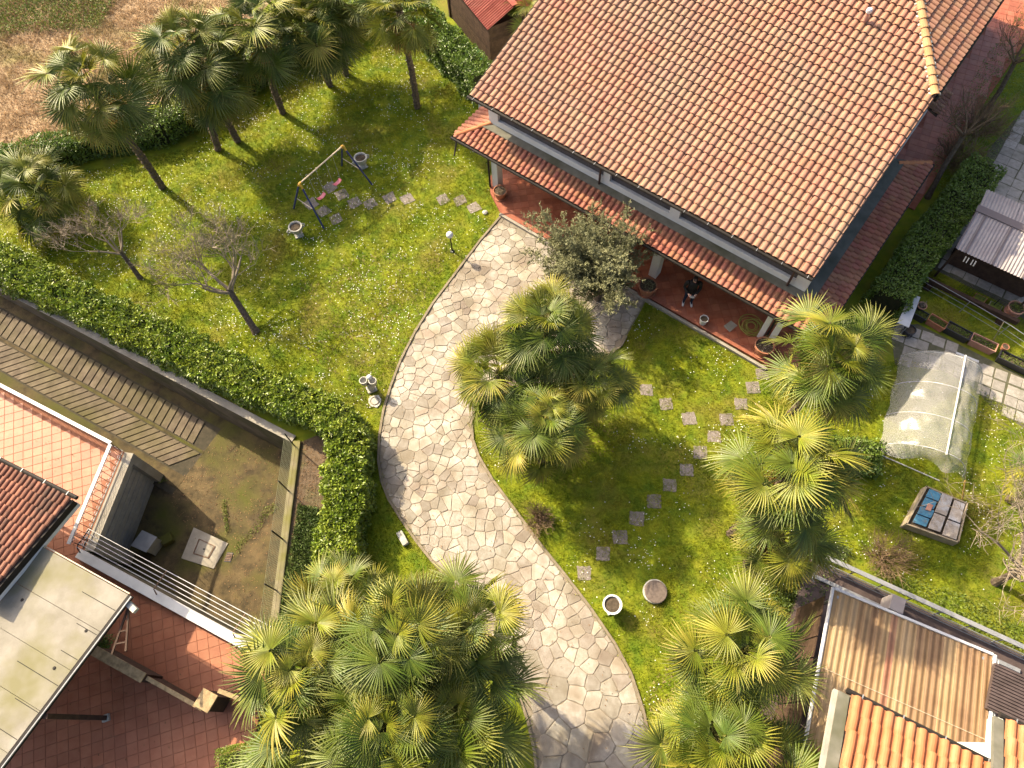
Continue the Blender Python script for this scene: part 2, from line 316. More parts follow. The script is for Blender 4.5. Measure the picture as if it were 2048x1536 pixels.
# ------------------------------------------------------------------ repeated pieces: the largest in view as objects, the rest joined
def pieces(parent, name, rest, bV, bF, T, mat, maxn=300, smooth=False, joined=None):
    """T: (n,4,4) local-to-world; parent is an object whose world position is subtracted"""
    T = np.asarray(T, float); bV = np.asarray(bV, float); o = parent_world(parent)
    c = T[:, :3, 3]; p = PX(c)
    vis = (p[:, 0] > -40) & (p[:, 0] < 2088) & (p[:, 1] > -40) & (p[:, 1] < 1576)
    order = np.lexsort((p[:, 2], ~vis)); own = order[:maxn]; left = order[maxn:]
    me = bpy.data.meshes.new(name); me.from_pydata([tuple(v) for v in bV], [], [tuple(f) for f in bF]); me.materials.append(mat)
    if smooth: me.polygons.foreach_set('use_smooth', [True] * len(bF))
    me.update()
    for i in own:
        ob = bpy.data.objects.new(name, me); COL.objects.link(ob); ob.parent = parent
        t = T[i].copy(); t[:3, 3] -= o; ob.matrix_local = Matrix(t.tolist())
    if len(left):
        VV = np.einsum('nij,vj->nvi', T[left][:, :3, :3], bV) + T[left][:, None, :3, 3] - o
        nV = len(bV); by = {}
        for f in bF: by.setdefault(len(f), []).append(f)
        me2 = bpy.data.meshes.new(rest); V = VV.reshape(-1, 3); F = []
        for k, fs in by.items():
            fs = np.array(fs); F += (fs[None] + (np.arange(len(left)) * nV)[:, None, None]).reshape(-1, k).tolist()
        me2.from_pydata(V.tolist(), [], F); me2.materials.append(mat)
        if smooth: me2.polygons.foreach_set('use_smooth', [True] * len(F))
        me2.update(); link(rest, me2, parent, kind='stuff')
def frame(o, x, y, z):
    t = np.eye(4); t[:3, 0], t[:3, 1], t[:3, 2], t[:3, 3] = x, y, z, o; return t

# ------------------------------------------------------------------ ground levels
YARD = -2.3
A0, A1 = XY(0, 581, 0.05), XY(581, 884, 0.05)                # outer edge of the retaining wall above the ramp
RAX = unit(A0 - A1)                                          # up the ramp
CB0, CB1 = XY(585, 892, 0.1), XY(534, 1290, 0.1)             # inner edge of the fence curb
TZ = 0.2                                                     # terrace level
T0, T1, T2 = XY(0, 770, 1.1), XY(222, 886, 1.1), XY(137, 1088, 1.1)
T3 = XY(548, 1308, TZ)
A_FAR, T_FAR = A0 + RAX * 14, T0 + unit(T0 - T1) * 14
HOLE = [A1, CB0, CB1, T3, T2, T1, T_FAR, A_FAR]
def flat(name, poly, z, mat, holes=(), **kw):
    loops = [[Vector((*p[:2], 0)) for p in poly]] + [[Vector((*p[:2], 0)) for p in h] for h in holes]
    tri = geometry.tessellate_polygon(loops); V = [v for l in loops for v in l]
    me = bpy.data.meshes.new(name); F = []
    for a, b, c in tri:
        F.append((a, b, c) if (V[b] - V[a]).cross(V[c] - V[a]).z > 0 else (c, b, a))
    me.from_pydata([(v.x, v.y, 0) for v in V], [], F); me.materials.append(mat); me.update()
    return link(name, me, None, (0, 0, z), **kw)
flat('ground', [(-220, -220), (220, -220), (220, 220), (-220, 220)], 0.0, M['lawn'], [HOLE], kind='structure')
flat('dry_field', [XY(*p) for p in [(-500, 420), (0, 335), (120, 285), (330, 200), (480, 70), (600, -60), (600, -500), (-900, -500)]], 0.004, M['dry'], kind='structure')

# ------------------------------------------------------------------ flagstone path
PL = [(1003, 432), (960, 482), (905, 555), (866, 607), (830, 665), (801, 722), (782, 772), (767, 822), (759, 872), (757, 922), (763, 962), (777, 998), (803, 1040), (832, 1082), (864, 1122), (905, 1168), (950, 1230), (995, 1300), (1030, 1370), (1055, 1440), (1068, 1500), (1080, 1600), (1086, 1720)]
PR = [(1294, 596), (1284, 618), (1242, 692), (1180, 738), (1090, 770), (1000, 792), (955, 812), (943, 845), (946, 880), (957, 912), (985, 960), (1030, 1020), (1080, 1088), (1130, 1150), (1180, 1215), (1230, 1288), (1262, 1348), (1286, 1420), (1299, 1480), (1308, 1560), (1316, 1720)]
pl = resample([XY(*p) for p in PL], 0.5); pr = resample([XY(*p) for p in PR], 0.5)
PATH = np.vstack([pl, pr[::-1]])
path = flat('path', PATH, 0.012, M['mortar'], kind='structure')
def edging(name, pts):
    mb = MB(); pts = np.asarray(pts); n = len(pts)
    for i in range(n - 1):
        mb.bar((*pts[i], 0.028), (*(pts[i] + (pts[i + 1] - pts[i]) * 1.02), 0.028 + 0.004 * (i % 3)), 0.085, 0.07)
    return mb.build(name, M['edging'], kind='structure')
edging('path_edging', pl); edging('path_edging', pr[4:])

def clip(poly, p, n):                                         # keep the side where (q-p).n <= 0
    out = []
    for i in range(len(poly)):
        a, b = poly[i], poly[(i + 1) % len(poly)]; da, db = (a - p) @ n, (b - p) @ n
        if da <= 0: out.append(a)
        if da * db < 0: out.append(a + (b - a) * da / (da - db))
    return out
def voronoi_stones(region, gap, rs, size):
    """crazy paving: patches of roughly laid blocks, each patch turned its own way; cells of the block centres"""
    lo, hi = region.min(0) - 1, region.max(0) + 1; patch = []
    for _ in range(900):
        q = lo + np.array([rs.random(), rs.random()]) * (hi - lo)
        if all(np.hypot(*(q - p[0])) > 1.7 for p in patch): patch.append((q, rs.random() * PI))
    pc = np.array([p[0] for p in patch]); seeds = []
    for k, (c, an) in enumerate(patch):
        x, y = np.array([math.cos(an), math.sin(an)]), np.array([-math.sin(an), math.cos(an)]); sz = size(c); v = -2.6
        while v < 2.6:
            rh = sz * rs.choice((.6, .85, 1.0, 1.35)); u = -2.6 + rs.random() * sz
            while u < 2.6:
                w = sz * rs.choice((.6, .9, 1.2, 1.5, 2.0)) * rs.uniform(.85, 1.15); q = c + x * (u + w / 2 + rs.gauss(0, .045)) + y * (v + rh / 2 + rs.gauss(0, .05)); u += w
                if np.argmin(((pc - q) ** 2).sum(1)) == k and all(np.hypot(*(q - s)) > sz * .52 for s in seeds[-400:]): seeds.append(q)
            v += rh
    S = np.array(seeds); ea, eb = region, np.roll(region, -1, 0); out = []
    for s in S[inside(region, S)]:
        nb = np.argsort(((S - s) ** 2).sum(1))[1:16]; poly = [s + np.array(c) * 1.2 for c in ((-1, -1), (1, -1), (1, 1), (-1, 1))]
        for j in nb:
            n = S[j] - s; L = np.hypot(*n); n = n / L; poly = clip(poly, s + n * (L / 2 - gap * rs.uniform(.5, 1.5)), n)
        t = np.clip(((s - ea) * (eb - ea)).sum(1) / (((eb - ea) ** 2).sum(1) + 1e-9), 0, 1); q = ea + (eb - ea) * t[:, None]; dd = np.hypot(*(q - s).T)
        for j in np.argsort(dd)[:4]:
            if 1e-3 < dd[j] < .9: n = (q[j] - s) / dd[j]; poly = clip(poly, q[j] - n * .055, n)
        if len(poly) >= 3 and abs(area(poly)) > .014: out.append(np.array(poly))
    return out
rs = random.Random(3)
stones = voronoi_stones(PATH, 0.008, rs, lambda c: 0.34 if c[1] > 2.5 else 0.52)
def stone_mesh(poly, z, h, rs, k=0.012):
    c = poly.mean(0); ring = []
    for a, b in zip(poly, np.roll(poly, -1, 0)):
        L = np.hypot(*(b - a))
        if L < 0.05: ring.append((a + b) / 2); continue
        ring.append(a + (b - a) * min(0.2, 0.03 / L)); 
        if L > 0.16: ring.append((a + b) / 2 + (c - (a + b) / 2) * rs.uniform(-0.03, 0.10))
        ring.append(b - (b - a) * min(0.2, 0.03 / L))
    ring = np.array(ring); n = len(ring); tx, ty = rs.uniform(-.02, .02), rs.uniform(-.02, .02)
    top = np.array([p + (c - p) / max(np.hypot(*(c - p)), 1e-6) * k for p in ring])
    V = [(*p, z) for p in ring] + [(*p, z + h * 0.65 + (p - c) @ (tx, ty)) for p in ring] + [(*p, z + h + (p - c) @ (tx, ty)) for p in top]
    F = [(i, (i + 1) % n, n + (i + 1) % n, n + i) for i in range(n)] + [(n + i, n + (i + 1) % n, 2 * n + (i + 1) % n, 2 * n + i) for i in range(n)] + [tuple(range(2 * n, 3 * n))]
    return V, F
def lay_stones(parent, polys, name, rest, mat, z, h, rs, maxn=300):
    cen = np.array([(*p.mean(0), 0) for p in polys]); p = PX(cen); vis = (p[:, 0] > -30) & (p[:, 0] < 2080) & (p[:, 1] > -30) & (p[:, 1] < 1570)
    size = np.array([abs(area(q)) for q in polys]); order = np.lexsort((-size, ~vis)); o = parent_world(parent); mb = MB()
    for k, i in enumerate(order):
        V, F = stone_mesh(polys[i] if area(polys[i]) > 0 else polys[i][::-1], z, h * rs.uniform(0.75, 1.2), rs)
        if k < maxn:
            m1 = MB().add(V, F); m1.build(name, mat, parent)
        else: mb.add(V, F)
    if mb.v: mb.build(rest, mat, parent, kind='stuff')
lay_stones(path, stones, 'flagstone', 'small_flagstones', M['stone'], 0.013, 0.017, rs)

# ------------------------------------------------------------------ sunken yard, ramp, retaining walls
flat('yard', [A1 + (6, -3), CB1 + (6, -6), T2 + (-3, -4), T_FAR + RAX * 3, A_FAR + RAX * 3 + (3, 6)], YARD, M['yard'], kind='structure')
RN = np.array([RAX[1], -RAX[0]]); RN = RN if RN @ (A0 - T0) > 0 else -RN            # across the ramp, towards the garden
slope = 0.115; re = XY(372, 938, YARD)                        # foot of the ramp
rp0 = np.array([*re, YARD + 0.02]); rnrm = unit(np.array([-RAX[0] * slope, -RAX[1] * slope, 1.0]))
def ramp_pt(px, py): return GP(px, py, rp0, rnrm)
def ramp_z(q): return rp0[2] + ((np.asarray(q)[:2] - re) @ RAX) * slope
def lanes(px): return [np.array(ramp_pt(*p)) for p in px]
def sr(q): d = np.asarray(q)[:2] - re; return d @ RAX, d @ RN
e_top, e_mid, e_bot = sr(ramp_pt(230, 745))[1], sr(ramp_pt(210, 795))[1], sr(ramp_pt(170, 835))[1]
s_top = sr(ramp_pt(413, 838))[0]; s_end = sr(ramp_pt(355, 938))[0]
ramp = MB(); L = 34.0
def rpt(s, t, dz=0.0): q = re + RAX * s + RN * t; return np.array([*q, rp0[2] + s * slope + dz])
ramp.add([rpt(-0.4, e_bot - .9), rpt(L, e_bot - .9), rpt(L, e_top + 1.3), rpt(-0.4, e_top + 1.3)], [(0, 1, 2, 3)])
ramp_ob = ramp.build('ramp', M['ramp_base'], kind='structure')
if ramp_ob.data.polygons[0].normal.z < 0: ramp_ob.data.flip_normals()
def lane(t0, t1, lean, s0):
    k = 0; s = s0; w = 0.285
    while s < 16:
        a, b, c, d = rpt(s, t0), rpt(s + w, t0), rpt(s + w + lean, t1), rpt(s + lean, t1)
        up = np.array([0, 0, 0.035]); i = np.array([0, 0, 0.0])
        V = [a, b, c, d, a + up + (b - a) * .04, b + up - (b - a) * .04, c + up - (c - d) * .04, d + up + (c - d) * .04]
        F = [(4, 5, 6, 7), (0, 1, 5, 4), (1, 2, 6, 5), (2, 3, 7, 6), (3, 0, 4, 7)]
        if np.cross(np.array(V[1]) - V[0], np.array(V[3]) - V[0])[2] < 0: F = [f[::-1] for f in F]
        MB().add(V, F).build('concrete_strip', M['ramp'], ramp_ob); s += w + 0.035; k += 1
lane(e_mid + 0.10, e_top, 0.16, s_top - 0.2); lane(e_bot, e_mid - 0.10, -0.72, s_end + 0.35)
for t, w in ((e_mid, 0.12), (e_top + 0.35, 0.55), (e_bot - 0.35, 0.55)):       # mossy strips beside and between the lanes
    q = [rpt(-0.2, t - w / 2, .012), rpt(16, t - w / 2, .012), rpt(16, t + w / 2, .012), rpt(-0.2, t + w / 2, .012)]
    m = MB().add(q, [(0, 1, 2, 3)]).build('moss_strip', M['yard'], ramp_ob)
    if m.data.polygons[0].normal.z < 0: m.data.flip_normals()
nrm_w = np.array([-RAX[1], RAX[0]]); nrm_w = nrm_w if nrm_w @ (A0 - T0) > 0 else -nrm_w
rw = MB(); WT = 0.24
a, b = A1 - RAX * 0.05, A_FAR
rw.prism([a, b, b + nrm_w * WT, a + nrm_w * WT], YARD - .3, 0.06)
rwo = rw.build('retaining_wall', M['wall_shade'], bevel=0.012, label='long bare concrete retaining wall between the leafy hedge and the ramp', cat='wall')
MB().prism([a, b, b + nrm_w * (WT + .04), a + nrm_w * (WT + .04)], 0.0605, 0.09).build('lit_coping', M['concrete'], rwo)  # sunlight on the wall top put into a paler slab colour
cd = unit(CB1 - CB0); cn = np.array([-cd[1], cd[0]]); cn = cn if cn[0] > 0 else -cn
CBL = np.linalg.norm(CB1 - CB0)
cw = MB().prism([CB0 - cd * .2, CB1 + cd * .6, CB1 + cd * .6 + cn * .27, CB0 - cd * .2 + cn * .27], YARD - .3, 0.12)
cw.build('yard_wall', M['mossy'], bevel=0.012, label='mossy concrete yard wall carrying the wire fence', cat='wall')
# wire fence on it
fe = empty('wire_fence', (*CB0, 0.12), 'green wire mesh fence on the mossy yard wall', 'fence')
fm = M['gutter']; zf = 0.12; FH = 1.15
nP = 5
for i in range(nP):
    q = CB0 + cd * (CBL * i / (nP - 1)) + cn * .08
    MB().tube([(*q, zf), (*q, zf + FH)], 0.024, 6).build('post', fm, fe)
wires = MB()
for k in range(9):
    z = zf + 0.04 + (FH - .06) * k / 8
    p, q = CB0 + cn * .08, CB1 + cn * .08; wires.tube([(*p, z), (*q, z)], 0.006, 3, cap=False)
nv = int(CBL / 0.07)
for i in range(nv + 1):
    q = CB0 + cd * (CBL * i / nv) + cn * .08; wires.tube([(*q, zf + .04), (*q, zf + FH - .02)], 0.005, 3, cap=False)
wires.build('wire_mesh', mk('fence_wire', (0.15, 0.16, 0.09), rough=0.5, spec=0.4), fe)

flat('soil_strip', [XY(*p) for p in [(600, 885), (640, 868), (668, 900), (662, 1000), (640, 1130), (610, 1220), (560, 1300), (566, 1200)]], .006, M['soil_dry'], kind='structure')
# things in the yard
def yard_slab():
    c = [G(*p, YARD) for p in ((388, 1055), (457, 1087), (428, 1138), (363, 1117))]
    e = empty('manhole_slab', (*np.mean(c, 0)[:2], YARD), 'pale concrete slab with a square inspection cover in the sunken yard', 'slab')
    MB().prism(c, YARD, YARD + .035).build('slab', M['concrete'], e, bevel=.01)
    m = np.mean(c, 0); d = [m + (q - m) * .46 for q in c]
    fr = MB()
    for a, b in zip(d, d[1:] + d[:1]): fr.bar((*a[:2], YARD + .045), (*b[:2], YARD + .045), .03, .03)
    fr.build('frame', M['rust'], e)
    MB().prism([m + (q - m) * .40 for q in c], YARD + .036, YARD + .05).build('cover', M['concrete'], e)
    MB().lathe([(0, .075), (.03, .075), (.035, .05)], (*m[:2], YARD), 8).build('knob', M['black'], e)
yard_slab()
g = [G(*p, YARD) for p in ((455, 1106), (466, 1107), (461, 1123), (449, 1122))]
e = empty('drain_grate', (*np.mean(g, 0)[:2], YARD), 'small iron drain grate beside the pale slab in the yard', 'grate')
MB().prism([np.mean(g, 0) + (q - np.mean(g, 0)) * 1.15 for q in g], YARD, YARD + .012).build('pit', M['black'], e)
for k in range(5):
    t = (k + .5) / 5; a = g[0] + (g[3] - g[0]) * t; b = g[1] + (g[2] - g[1]) * t
    MB().bar((*a[:2], YARD + .022), (*b[:2], YARD + .022), .03, .02).build('bar', M['rust'], e)
def cabinet():
    zt = YARD + .75
    c = [G(*p, zt) for p in ((284, 1060), (314, 1074), (292, 1105), (261, 1091))]
    e = empty('metal_cabinet', (*np.mean(c, 0)[:2], YARD), 'grey metal cabinet with a flat lid standing in front of the garage door', 'cabinet')
    m = np.mean(c, 0); MB().prism([m + (q - m) * .9 for q in c], YARD, zt - .05).build('body', M['steel'], e, bevel=.01)
    MB().prism(c, zt - .05, zt).build('lid', M['steel'], e, bevel=.01)
cabinet()
c = G(338, 1081, YARD); st = MB().box(c[0], c[1], YARD, YARD + .28, .42, .36, .5)
st.build('stone_block', M['yard'], bevel=.03, label='mossy square stone block beside the grey cabinet', cat='block')

# ------------------------------------------------------------------ neighbour terrace over the garage
TERR = [T_FAR, T0, T1, T2, T3, XY(520, 1420, TZ), XY(505, 1500, TZ), XY(470, 1640, TZ), XY(-260, 1900, TZ), T_FAR + (-6, -10)]
nt = empty('terrace_building', (*T2, 0), 'low building with a tiled roof terrace and a garage door to the sunken yard', 'building')
MB().prism(TERR, YARD - .2, TZ - .03).build('wall', M['wall_shade'], nt)
terr_slab = MB().prism([np.asarray(p) for p in TERR], TZ - .029, TZ - .006).build('terrace_floor', M['grout'], nt)
ga = math.atan2(*(XY(385, 1349, TZ) - XY(380, 1297, TZ))[::-1]); gx = np.array([math.cos(ga), math.sin(ga)]); gy = np.array([-gx[1], gx[0]])
tl = 0.34; T = []
cc = XY(250, 1250, TZ)
TP = np.asarray([T0 + unit(T0 - T1) * 1.0, T0, T1, T2, T3, XY(520, 1420, TZ), XY(505, 1500, TZ), XY(490, 1560, TZ), XY(-20, 1560, TZ), XY(-60, 1200, TZ), XY(-60, 760, TZ)])
TPs = np.array([p for p in TP])
for i in range(-45, 46):
    for j in range(-45, 46):
        q = cc + gx * i * tl + gy * j * tl
        h = tl / 2
        cs = np.array([q + gx * sx * h + gy * sy * h for sx in (-1, 1) for sy in (-1, 1)])
        if inside(TPs, cs).all(): T.append(frame((*q, TZ - .006), (*gx, 0), (*gy, 0), (0, 0, 1)))
h = tl / 2 - .007
tv = [(-h, -h, 0), (h, -h, 0), (h, h, 0), (-h, h, 0), (-h + .004, -h + .004, .008), (h - .004, -h + .004, .008), (h - .004, h - .004, .008), (-h + .004, h - .004, .008)]
tf = [(4, 5, 6, 7), (0, 1, 5, 4), (1, 2, 6, 5), (2, 3, 7, 6), (3, 0, 4, 7)]
pieces(terr_slab, 'floor_tile', 'floor_tiles', tv, tf, T, M['ttile'])
# garage front below the short side T1-T2
gd = unit(T2 - T1); gn = np.array([gd[1], -gd[0]]); gn = gn if gn[0] > 0 else -gn; gl = np.linalg.norm(T2 - T1)
ga_ = MB()
for a, b in ((0.0, 0.32), (gl - .5, gl)):
    p = T1 + gd * a + gn * .003; ga_.obox((*p, YARD), (*(gd * (b - a)), 0), (*(gn * .32), 0), (0, 0, 2.25))
ga_.obox((*(T1 + gn * .003), YARD + 2.252), (*(gd * gl), 0), (*(gn * .34), 0), (0, 0, .24))
ga_.build('garage_surround', M['concrete'], nt)
door = None
w0, w1 = .32, gl - .5; nS = 16
for k in range(nS):
    z = YARD + 2.25 * k / nS; p = T1 + gd * w0 + gn * .01
    MB().obox((*p, z + .006), (*(gd * (w1 - w0)), 0), (*(gn * (.05 if k % 2 else .04)), 0), (0, 0, 2.25 / nS - .012)).build('garage_door_slat', M['steel'], nt)
# ornamental railing round the upper terrace
def railing(name, p, q, label, zb, hgt, n, hoops=True):
    e = empty(name, (*p, zb), label, 'railing'); d = q - p; Lr = np.linalg.norm(d); d = d / Lr
    MB().bar((*p, zb + hgt), (*q, zb + hgt), .12, .045).build('top_rail', M['whitemetal'], e)
    MB().bar((*p, zb + .09), (*q, zb + .09), .035, .03).build('bottom_rail', M['black'], e)
    for i in range(n):
        c = p + d * Lr * (i + .5) / n
        MB().tube([(*c, zb + .09), (*c, zb + hgt - .02)], .011, 5).build('baluster', M['black'], e)
    sc = MB()
    if hoops:
        for i in range(n):
            for zz, r in ((.20, .06), (hgt - .12, .055)):
                c = p + d * Lr * (i + 1.0) / n
                if i == n - 1: continue
                sc.tube([(c[0] + d[0] * r * math.cos(t), c[1] + d[1] * r * math.cos(t), zb + zz + r * math.sin(t)) for t in np.linspace(0, 2 * PI, 9)], .009, 4, cap=False)
        sc.build('scrollwork', M['whitemetal'], e)
    return e
railing('balustrade', T1 - gd * .0 + gn * 0 + gd * .06, T2, 'wrought iron balustrade with a white rail above the garage door', TZ, .9, 17)
td = unit(T0 - T1)
railing('balustrade', T1, T1 + td * 7.2, 'long wrought iron balustrade with a white rail beside the ramp', TZ, .9, 30)
# capped wall along the drop with drying wires leaning out
wd = unit(T3 - T2); wn2 = np.array([-wd[1], wd[0]]); wn2 = wn2 if wn2[1] > 0 else -wn2; wL = np.linalg.norm(T3 - T2)
MB().prism([T2 + wd * .05, T3, T3 - wn2 * .3, T2 + wd * .05 - wn2 * .3], TZ, TZ + .28).build('parapet', M['white'], bevel=.015, label='white rendered parapet along the edge of the red tiled terrace', cat='wall')
dr = empty('drying_rack', (*T2, TZ + .28), 'row of steel drying wires on brackets leaning out over the yard', 'drying rack')
ends = []
for s in (0.12, wL * .43, wL * .83, wL * .985):
    p = T2 + wd * s - wn2 * .1; tipq = p + wn2 * .78 + wd * .12
    MB().tube([(*p, TZ + .28), (*(p + wn2 * .12), TZ + .62), (*tipq, TZ + .82)], .02, 6).build('bracket', M['rust'] if 0.12 < s < wL * .9 else M['black'], dr); ends.append(s)
for k in range(6):
    f = .12 + .66 * k / 5; zz = TZ + .62 + .2 * (f - .12) / .66
    a, b = T2 + wd * (.12 + .1 * f) + wn2 * (f - .1), T2 + wd * (wL * .985 + .1 * f) + wn2 * (f - .1)
    MB().tube([(*a, zz + .02), (*((a + b) / 2), zz - .01), (*b, zz + .02)], .011, 5).build('wire', M['whitemetal'], dr)
# ------------------------------------------------------------------ the villa (own axes: HU along the front, HV into the house)
_ha = math.radians(-39.9); HU = np.array([math.cos(_ha), math.sin(_ha), 0]); HV = np.array([-HU[1], HU[0], 0]); UP = np.array([0, 0, 1.0])
def HP(u, v, z=0.0): return HU * u + HV * v + UP * z
def hbox(mb, u0, u1, v0, v1, z0, z1, mi=0): return mb.obox(HP(u0, v0, z0), HU * (u1 - u0), HV * (v1 - v0), UP * (z1 - z0), mi)
def hu(px, py, z): return float(G(px, py, z) @ HU)
def hv(px, py, z): return float(G(px, py, z) @ HV)
def tile_shape(w, L, hb, lift=0.058, th=0.015):
    xs = []; c, hw = -0.10 * w, 0.375 * w
    prof = [(-w / 2, .006)] + [(c + hw * math.cos(a), .006 + hb * math.sin(a)) for a in np.linspace(PI, 0, 7)] + [(w / 2, .006)]
    n = len(prof); V = [(x, 0, z + lift) for x, z in prof] + [(x, L, z) for x, z in prof] + [(x * (1 if 0 < i < n - 1 else 1), 0.004, z + lift - th) for i, (x, z) in enumerate(prof)]
    F = [(i, i + 1, n + i + 1, n + i) for i in range(n - 1)] + [(2 * n + i, 2 * n + i + 1, i + 1, i) for i in range(n - 1)]
    return V, F
def tile_plane(parent, o, ax, ay, nx, ny, w, row, shape, mat, keep=None, jit=0.006, maxn=300, stagger=0.0):
    """o: corner at the eave; ax along the eave, ay up the slope (units)"""
    ax, ay = unit(ax), unit(ay); az = np.cross(ax, ay); T = []
    for j in range(ny):
        for i in range(nx):
            q = o + ax * ((i + .5) * w + (stagger * w if j % 2 else 0)) + ay * (j * row + rnd.uniform(-jit, jit))
            if keep is not None and not keep(q, q + ay * row * .6): continue
            a = rnd.uniform(-.015, .015) if rnd.random() > .02 else rnd.uniform(-.09, .09); x = ax * math.cos(a) + ay * math.sin(a); y = np.cross(az, x)
            T.append(frame(q + az * rnd.uniform(0, .006), x, y, az))
    V, F = shape
    pieces(parent, 'roof_tile', 'roof_tiles', V, F, T, mat, maxn, smooth=False)
def hip_tiles(parent, a, b, r, n, mat, mortar=None):
    a, b = np.asarray(a, float), np.asarray(b, float); d = unit(b - a); L = np.linalg.norm(b - a) / n; side = unit(np.cross(d, UP)); up = np.cross(side, d)
    for k in range(n):
        V = []; p0, p1 = a + d * L * k, a + d * (L * (k + 1) + .06)
        for p, rr, dz in ((p0, r, .02), (p1, r * .86, 0)):
            V += [p + side * rr * math.cos(t) + up * (rr * .85 * math.sin(t) + dz) for t in np.linspace(0, PI, 8)]
        V += [p0 + side * r * .86 * math.cos(t) + up * (r * .72 * math.sin(t) + .02) for t in np.linspace(0, PI, 8)]
        F = [(i + 1, i, 8 + i, 8 + i + 1) for i in range(7)] + [(i, i + 1, 16 + i + 1, 16 + i) for i in range(7)]
        MB().add(V, F).build('hip_tile', mat, parent)
    if mortar:
        mb = MB()
        for s in (-1, 1):
            for k in range(int(n * 2.2)):
                p = a + d * (L / 2.2 * (k + .5)) + side * s * r * 1.02
                mb.ball(p + up * .005, (rnd.uniform(.04, .07), rnd.uniform(.04, .09), .03), 6)
        mb.build('mortar_bed', mortar, parent)

EV, EZ, TA = 16.3, 4.40, math.tan(math.radians(16.0))          # main eave line, height and pitch
RV = 27.5; RZ = EZ + (RV - EV) * TA
def mz(v): return EZ + (v - EV) * TA
WV = 16.70                                                      # front wall plane of the upper storey
house = empty('villa', HP(-7, 20, 0), 'two storey white villa with a big peach clay tile roof and a lower porch roof', 'house')
b = MB(); hbox(b, -14.3, -0.55, 18.8, 38, 0, 2.55); b.build('ground_floor_wall', M['white'], house)
def ext(prof, u0, u1, mats, name, parent):
    mb = MB(); V = [HP(u0, v, z) for v, z in prof] + [HP(u1, v, z) for v, z in prof]; n = len(prof)
    F = [tuple(range(n)), tuple(range(2 * n - 1, n - 1, -1))] + [((i + 1) % n, i, n + i, n + (i + 1) % n) for i in range(n)]
    mb.add(V, F); ob = mb.build(name, mats, parent)
    return ob
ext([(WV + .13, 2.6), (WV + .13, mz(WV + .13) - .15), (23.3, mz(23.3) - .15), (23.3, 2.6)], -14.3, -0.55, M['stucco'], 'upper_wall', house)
ext([(23.31, 2.6), (23.31, mz(23.31) - .15), (RV, RZ - .15), (38, 5.0), (38, 2.6)], -14.3, -3.6, M['white'], 'upper_wall', house)
b = MB(); hbox(b, -3.59, -0.75, 23.32, 38, 2.56, 6.3); b.build('upper_wall', M['white'], house)
# white frame on the front: plinth band, piers
b = MB(); hbox(b, -14.32, -0.50, WV, WV + .128, 2.98, 3.27); b.build('plinth_band', M['white'], house, bevel=.01)
for u0, u1 in ((-14.32, -13.87), (hu(1337, 412, 3.9), hu(1337, 412, 3.9) + .42), (hu(1205, 340, 3.8), hu(1205, 340, 3.8) + .30), (-0.98, -0.50)):
    b = MB(); hbox(b, u0, u1, WV - .015, WV + .127, 3.272, mz(WV) - .16); b.build('pier', M['white'], house, bevel=.01)
b = MB(); hbox(b, -14.34, -14.302, WV, 23.3, 2.6, mz(WV) - .16); b.build('gable_wall', M['white'], house)
b = MB(); hbox(b, -0.548, -0.50, WV + .13, 23.3, 2.6, mz(WV) - .1); b.build('gable_wall', M['flash_blue'], house)
# main roof
roof = empty('roof', np.array(HP(-7, 20, 4)) - np.array(house.location)); roof.parent = house
def rp(u, v, dz=0.0): return HP(u, v, mz(v) + dz)
hipv, hipu, hipz = 23.45, -0.5, mz(23.45)
HB = (RZ - hipz) / 3.0; RU = hipu - 3.0                         # hip plane: 3 m run from the side eave to the ridge
dk = MB(); poly = [(-14.85, EV), (-0.5, EV), (hipu, hipv), (RU, RV), (-14.85, RV)]
dk.add([rp(u, v, -.02) for u, v in poly] + [rp(u, v, -.15) for u, v in poly], [tuple(range(5)), tuple(range(9, 4, -1))] + [((i + 1) % 5, i, 5 + i, 5 + (i + 1) % 5) for i in range(5)])
dk.add([HP(-14.85, RV, RZ - .02), HP(RU, RV, RZ - .02), HP(RU, 39, 4.3), HP(-14.85, 39, 4.3)], [(0, 1, 2, 3)])
dk.add([HP(hipu, hipv, hipz - .02), HP(hipu, 42, hipz - .02), HP(RU, 42, RZ - .02), HP(RU, RV, RZ - .02)], [(0, 1, 2, 3)])
dk.build('roof_deck', M['under'], roof)
def keep_main(q, q2):
    u, v = q2 @ HU, q2 @ HV
    if u > -0.52 or u < -14.83 or v > RV - .2: return False
    if v > hipv: return u < hipu - (v - hipv) / (RV - hipv) * 3.0 - .05
    return True
sl = unit(HV + UP * TA)
tile_plane(roof, rp(-14.84, EV - .06, .0), HU, sl, 58, 33, .2475, .36, tile_shape(.2475, .40, .064), M['rtile'], keep_main, jit=.010)
sr_ = unit(-HU * 3.0 + UP * (RZ - hipz))
def keep_hip(q, q2):
    u, v = q2 @ HU, q2 @ HV; return v > hipv + (hipu - u) / 3.0 * (RV - hipv) + .1 and u > RU + .1
tile_plane(roof, HP(hipu + .05, hipv - .2, hipz), HV, sr_, 44, 9, .2475, .36, tile_shape(.2475, .40, .072), M['rtile'], keep_hip, maxn=200)
hip_tiles(roof, HP(hipu + .02, hipv + .05, hipz + .04), HP(RU, RV, RZ + .05), .15, 14, M['hip_pale'], M['whitestone'])
g_ = MB(); pr_ = [HP(-14.9, EV - .13, EZ - .03), HP(-0.48, EV - .13, EZ - .03)]
g_.tube(pr_, .062, 8); g_.build('gutter', M['gutter'], roof)
for k in range(16):
    p = HP(-14.6 + k * .93, EV - .13, EZ + .035); MB().bar(p - HV * .08, p + HV * .1, .02, .008).build('gutter_clip', M['steel'], roof)
